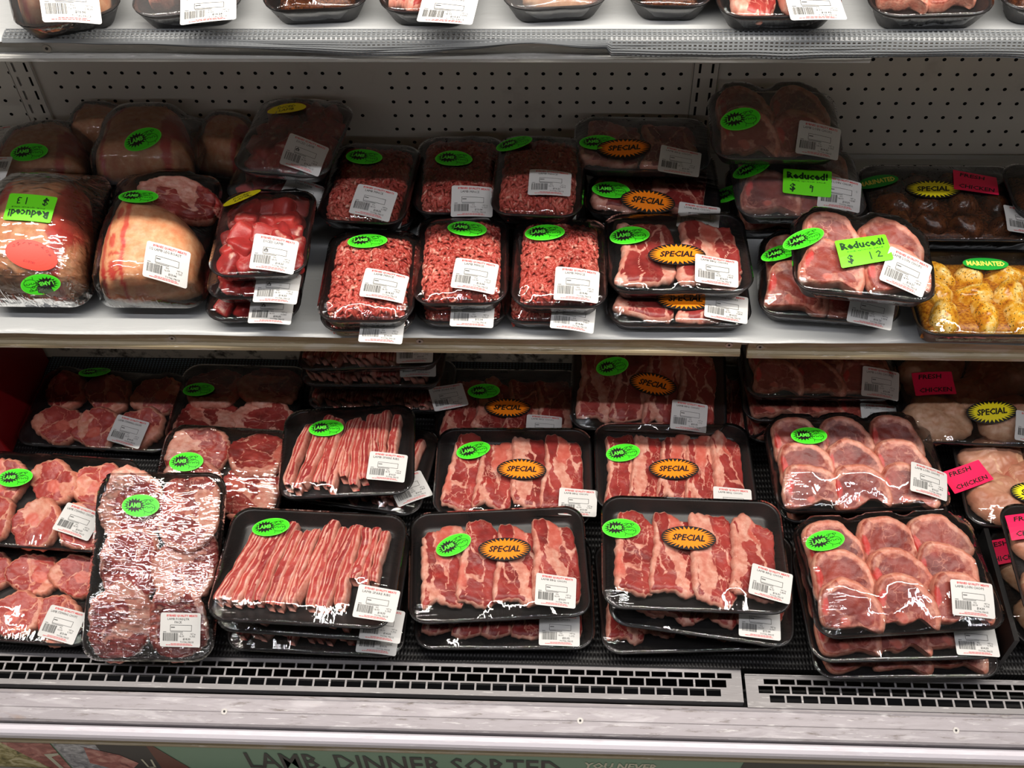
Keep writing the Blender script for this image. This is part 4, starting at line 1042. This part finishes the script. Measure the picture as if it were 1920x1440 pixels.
 ('B1', 'stew', (-0.7614, 1.1342, 0.176), -3.0, 0, 0, 0.26, 0.166, 0.024, 1, [('oval', -0.0331, 0.0611, 7.1, ''), ('tag', 0.059, -0.0521, -11.4, 'LAMB STEWING CHOPS')], 'shaded stewing chop tray beside the dark red panel', None),
 ('B2', 'fore', (-0.5377, 1.1452, 0.181), -1.0, 0, 0, 0.215, 0.17, 0.024, 2, [('oval', -0.0672, 0.0172, 0.8, '')], 'shaded forequarter chop tray beside the spare rib stack', None),
 ('B3a', 'ribs', (-0.2964, 1.1901, 0.3011), -2.0, 0, -6, 0.235, 0.13, 0.024, 1, [('tag', 0.0758, -0.0361, 2.6, 'LAMB SPARE RIBS')], 'topmost tilted spare rib tray of the dark back stack', None),
 ('B3b', 'ribs', (-0.3003, 1.1937, 0.251), -2.0, 0, -3, 0.235, 0.128, 0.024, 2, [('tag', 0.0768, -0.0272, 5.8, 'LAMB SPARE RIBS')], 'second spare rib tray down the dark back stack', None),
 ('B3c', 'ribs', (-0.295, 1.1843, 0.191), -2.0, 0, -2, 0.245, 0.113, 0.024, 3, [('tag', 0.1165, -0.0292, 19.6, 'LAMB SPARE RIBS')], 'bottom spare rib tray of the dark back stack', None),
 ('B4', 'bbq', (-0.0804, 1.151, 0.181), 0.0, 0, 0, 0.243, 0.155, 0.024, 4, [('oval', -0.0431, 0.0217, 3.9, ''), ('special', -0.0019, -0.0129, 1.1, ''), ('tag', 0.0588, -0.0512, -2.6, 'LAMB BBQ CHOPS')], 'dark barbecue chop tray in the shade at back centre', None),
 ('B5', 'bbq', (0.1478, 1.1616, 0.2317), -2.0, 14, 0, 0.25, 0.165, 0.024, 5, [('oval', -0.0595, 0.028, 17.0, ''), ('special', 0.0069, -0.0019, -10.9, ''), ('tag', 0.065, -0.055, -4.2, 'LAMB BBQ CHOPS')], 'tilted shaded barbecue chop tray under the shelf edge', None),
 ('B5b', 'bbq', (0.2788, 1.1751, 0.176), -5.0, 0, 0, 0.14, 0.15, 0.024, 6, [], 'half hidden barbecue chop tray behind the tilted one', None),
 ('B6', 'loin9', (0.4179, 1.1819, 0.266), 0.0, 0, 0, 0.243, 0.15, 0.024, 1, [('tag', 0.0864, -0.0568, -7.1, 'LAMB LOIN CHOPS')], 'topmost loin chop tray of the shaded back stack', None),
 ('B6b', 'loin9', (0.4198, 1.1697, 0.221), 0.0, 0, 0, 0.243, 0.15, 0.024, 2, [('tag', 0.0929, -0.066, -2.2, 'LAMB LOIN CHOPS')], 'middle loin chop tray of the shaded back stack', None),
 ('B6c', 'loin9', (0.4292, 1.1611, 0.176), 0.0, 0, 0, 0.243, 0.15, 0.024, 3, [], 'bottom loin chop tray of the shaded back stack', None),
 ('B7', 'stew', (-0.785, 0.923, 0.216), -3.0, 0, 0, 0.258, 0.17, 0.024, 2, [('oval', -0.0528, 0.027, 6.2, ''), ('tag', 0.07, -0.0419, -11.0, 'LAMB STEWING CHOPS')], 'brightly lit stewing chop tray with bone slices', None),
 ('B7b', 'stew', (-0.8117, 0.946, 0.176), -3.0, 0, 0, 0.258, 0.12, 0.024, 3, [], 'tray under the brightly lit stewing chops', None),
 ('B8', 'fore', (-0.5207, 0.982, 0.222), -3.0, 8, 0, 0.205, 0.155, 0.024, 3, [('oval', -0.0536, 0.0051, 3.8, '')], 'forequarter chop tray with heavy film glare behind the front one', None),
 ('B9', 'ribs', (-0.3222, 1.0028, 0.248), 4.72, 0, 0, 0.205, 0.17, 0.024, 4, [('oval', -0.034, 0.0357, -0.4, ''), ('tag', 0.0623, -0.0406, -6.6, 'LAMB SPARE RIBS')], 'spare rib tray resting askew on another spare rib tray', None),
 ('B9b', 'ribs', (-0.3162, 1.01, 0.204), -8.0, 0, 0, 0.24, 0.165, 0.024, 5, [('tag', 0.0967, -0.0381, 37.5, 'LAMB SPARE RIBS')], 'spare rib tray poking out beneath the askew one', None),
 ('B10', 'bbq', (-0.0664, 0.9941, 0.214), 1.0, 0, 0, 0.243, 0.166, 0.024, 7, [('oval', -0.064, 0.0351, 15.8, ''), ('special', 0.0126, -0.004, 0.2, ''), ('tag', 0.0984, -0.0598, -4.0, 'LAMB BBQ CHOPS')], 'barbecue chop tray behind the front centre chop tray', None),
 ('B10b', 'bbq', (-0.0665, 1.0021, 0.176), 0.0, 0, 0, 0.243, 0.166, 0.024, 8, [], 'tray under the middle-row barbecue chops', None),
 ('B11', 'bbq', (0.182, 1.0072, 0.216), 1.0, 0, 0, 0.243, 0.166, 0.024, 9, [('oval', -0.0779, 0.0218, 13.7, ''), ('special', -0.0012, -0.0095, 0.2, ''), ('tag', 0.083, -0.0696, -2.9, 'LAMB BBQ CHOPS')], 'barbecue chop tray with fat strips behind the warped front tray', None),
 ('B11b', 'bbq', (0.1852, 1.0159, 0.176), 1.0, 0, 0, 0.243, 0.166, 0.024, 10, [], 'tray under the fat-striped barbecue chops', None),
 ('B12', 'loin9', (0.4535, 0.9993, 0.238), 2.0, 0, 0, 0.258, 0.17, 0.024, 4, [('oval', -0.0678, 0.0364, -0.9, ''), ('tag', 0.0957, -0.0466, -12.1, 'LAMB LOIN CHOPS')], 'nine loin chops in the middle-row tray', None),
 ('B12b', 'loin9', (0.4673, 1.0111, 0.191), 1.0, 0, 0, 0.258, 0.17, 0.024, 5, [], 'tray under the middle-row nine loin chops', None),
 ('B13', 'stew', (-0.7925, 0.7856, 0.176), -3.0, 0, 0, 0.258, 0.16, 0.024, 4, [('tag', 0.0829, -0.0509, -10.1, 'LAMB STEWING CHOPS')], 'front left stewing chop tray cut by the picture edge', None),
 ('B14', 'fore', (-0.5786, 0.8122, 0.238), 1.0, 24, 0, 0.19, 0.27, 0.024, 1, [('oval', -0.0242, 0.0836, 0.2, ''), ('tag', 0.0486, -0.0925, -1.0, 'LAMB FOREQTR|PACK')], 'upright leaning lamb pack tray with bright film glare', None),
 ('B15', 'ribs', (-0.3475, 0.7915, 0.26), -2.03, 0, 0, 0.258, 0.184, 0.024, 6, [('oval', -0.0651, 0.0536, 9.9, ''), ('tag', 0.1048, -0.0561, -3.6, 'LAMB SPARE RIBS')], 'front spare rib tray, top of its stack', None),
 ('B15b', 'ribs', (-0.3456, 0.7957, 0.218), -2.61, 0, 0, 0.258, 0.184, 0.024, 7, [('tag', 0.1087, -0.0701, -2.0, 'LAMB SPARE RIBS')], 'second spare rib tray in the front stack', None),
 ('B15c', 'ribs', (-0.3411, 0.7898, 0.176), -1.53, 0, 0, 0.258, 0.184, 0.024, 8, [('tag', 0.092, -0.0655, -2.1, 'LAMB SPARE RIBS')], 'bottom spare rib tray of the front stack', None),
 ('B16', 'bbq', (-0.0822, 0.8237, 0.224), 4.46, 0, 0, 0.258, 0.184, 0.024, 11, [('oval', -0.0644, 0.0282, 25.0, ''), ('special', 0.0098, 0.0164, -3.2, ''), ('tag', 0.0796, -0.0547, -6.3, 'LAMB BBQ CHOPS')], 'front centre barbecue chop tray with orange special sticker', None),
 ('B16b', 'bbq', (-0.0733, 0.8022, 0.179), 1.45, 0, 0, 0.258, 0.184, 0.024, 12, [('tag', 0.0791, -0.0642, -1.7, 'LAMB BBQ CHOPS')], 'barbecue chop tray under the front centre one', None),
 ('B17', 'bbq', (0.1949, 0.8229, 0.264), -0.37, 0, 1, 0.258, 0.184, 0.024, 13, [('oval', -0.1022, 0.03, -5.0, ''), ('special', -0.0072, 0.0182, -3.4, ''), ('tag', 0.1021, -0.0483, -12.5, 'LAMB BBQ CHOPS')], 'front barbecue chop tray on a stack of three', None),
 ('B17b', 'bbq', (0.2114, 0.8082, 0.22), -6.34, 0, 2, 0.258, 0.184, 0.024, 14, [('tag', 0.0799, -0.0602, 1.7, 'LAMB BBQ CHOPS')], 'askew second tray in the front barbecue chop stack', None),
 ('B17c', 'bbq', (0.1918, 0.8048, 0.179), 3.19, 0, 0, 0.258, 0.184, 0.024, 15, [], 'bottom tray in the front barbecue chop stack', None),
 ('B18', 'loin9', (0.4732, 0.7984, 0.26), 5.15, 0, 0, 0.258, 0.184, 0.024, 6, [('oval', -0.0937, 0.0429, 5.9, ''), ('tag', 0.0851, -0.055, -7.5, 'LAMB LOIN CHOPS')], 'nine loin chops in the front right tray', None),
 ('B18b', 'loin9', (0.4757, 0.7804, 0.218), 3.0, 0, 0, 0.258, 0.184, 0.024, 7, [('tag', 0.0974, -0.0651, -4.6, 'LAMB LOIN CHOPS')], 'second loin chop tray under the front right tray', None),
 ('B18c', 'loin9', (0.4877, 0.7729, 0.179), 2.0, 0, 0, 0.258, 0.184, 0.024, 8, [], 'bottom loin chop tray under the front right stack', None),
 ('B19', 'chick', (0.6556, 1.1383, 0.2441), -2.0, 6, 0, 0.24, 0.19, 0.028, 1, [('pink', -0.0615, 0.005, 2.8, 'FRESH|CHICKEN'), ('specialy', 0.019, -0.0444, 7.1, ''), ('tag', 0.0791, -0.0701, -7.9, 'CHICKEN')], 'shaded raw chicken tray with yellow special burst', None),
 ('B20', 'chick', (0.7268, 1.001, 0.207), -3.0, 0, 0, 0.22, 0.19, 0.028, 2, [('pink', -0.1002, -0.0119, 20.1, 'FRESH|CHICKEN'), ('specialy', -0.0069, -0.0412, 4.2, '')], 'lit raw chicken tray with pink sticker and yellow burst', None),
 ('B21', 'chick', (0.7574, 0.8201, 0.257), -1.0, 0, 0, 0.24, 0.19, 0.028, 3, [('pink', -0.0845, 0.051, -0.3, 'FRESH|CHICKEN')], 'raw chicken tray at the right edge with bright pink sticker', None),
 ('B22', 'chick', (0.7553, 0.8237, 0.187), 0.0, 0, 0, 0.22, 0.19, 0.028, 4, [('pink', -0.1001, 0.0505, 6.2, 'FRESH|CHICKEN')], 'chicken tray half hidden under the right edge tray', None),
]

for rec in PACKS: build_pack(rec)

# ------------------------------------------------------------------ printed strip on the kick panel
sign = tag(empty('sign_strip', (0, .603, .05)), 'printed lamb dinner advertising strip under the bumper rail', 'sign')
ys = .5970
def flat(name, mats, draw, parent=sign, dy=0.0):
    p = P2(); draw(p)
    v = [(a, ys-.0004*(1+l)-dy, c) for (a, c), l in zip(p.v, p.l)]
    o = obj(name, mesh(name, v, p.f, mats, p.m), parent); o.location = (0, -.603, -.05); return o
SB, ST = .004, .1015
o = MB().box(X0, X1, ys, ys+.002, SB, ST).build('backing', ['signgreen'], sign); o.location = (0, -.603, -.05)
flat('headline_lettering', ['signdark'], lambda p: p.text('LAMB. DINNER SORTED', -.2175, .058, 0, 1, width=.460, height=.060, bold=.012))
flat('slogan_lettering', ['signcream'], lambda p: p.text('YOU NEVER', .098, .074, 0, 1, width=.104, height=.024, bold=.03, shear=.15))
flat('slogan_lettering', ['signcream'], lambda p: p.text('LAMB ALONE', .102, .042, 0, 1, width=.112, height=.024, bold=.03, shear=.15))
def poly(p, pts, m, l): p.add(pts, [tuple(range(len(pts)))], m, l)
flat('photo_print', ['salad', 'roastprint', 'tilerint', 'signdark', 'signbrown', 'signcream'], lambda p: (
    poly(p, [(X0, SB), (-.76, SB), (-.80, ST), (X0, ST)], 0, 1), poly(p, [(-.80, ST), (-.76, SB), (-.727, SB), (-.727, ST)], 1, 1), poly(p, [(-.745, SB), (-.738, SB), (-.742, .05), (-.727, .06), (-.727, .066), (-.75, .06)], 5, 2),
    poly(p, [(-.724, SB), (-.66, SB), (-.66, ST), (-.724, ST)], 2, 1), poly(p, [(-.69, .03), (-.66, .008), (-.63, .012), (-.615, .035), (-.635, .065), (-.68, .092)], 1, 2),
    poly(p, [(-.66, SB), (-.585, SB), (-.585, ST), (-.66, ST)], 3, 1), poly(p, [(-.585, SB), (-.535, SB), (-.575, ST), (-.585, ST)], 4, 1),
    p.stroke([(-.606, .05), (-.604, .02), (-.594, .02), (-.592, .05)], .003, 5, 2)))
flat('dark_block', ['signdark'], lambda p: poly(p, [(.262, SB), (X1, SB), (X1, ST), (.270, ST)], 0, 1))
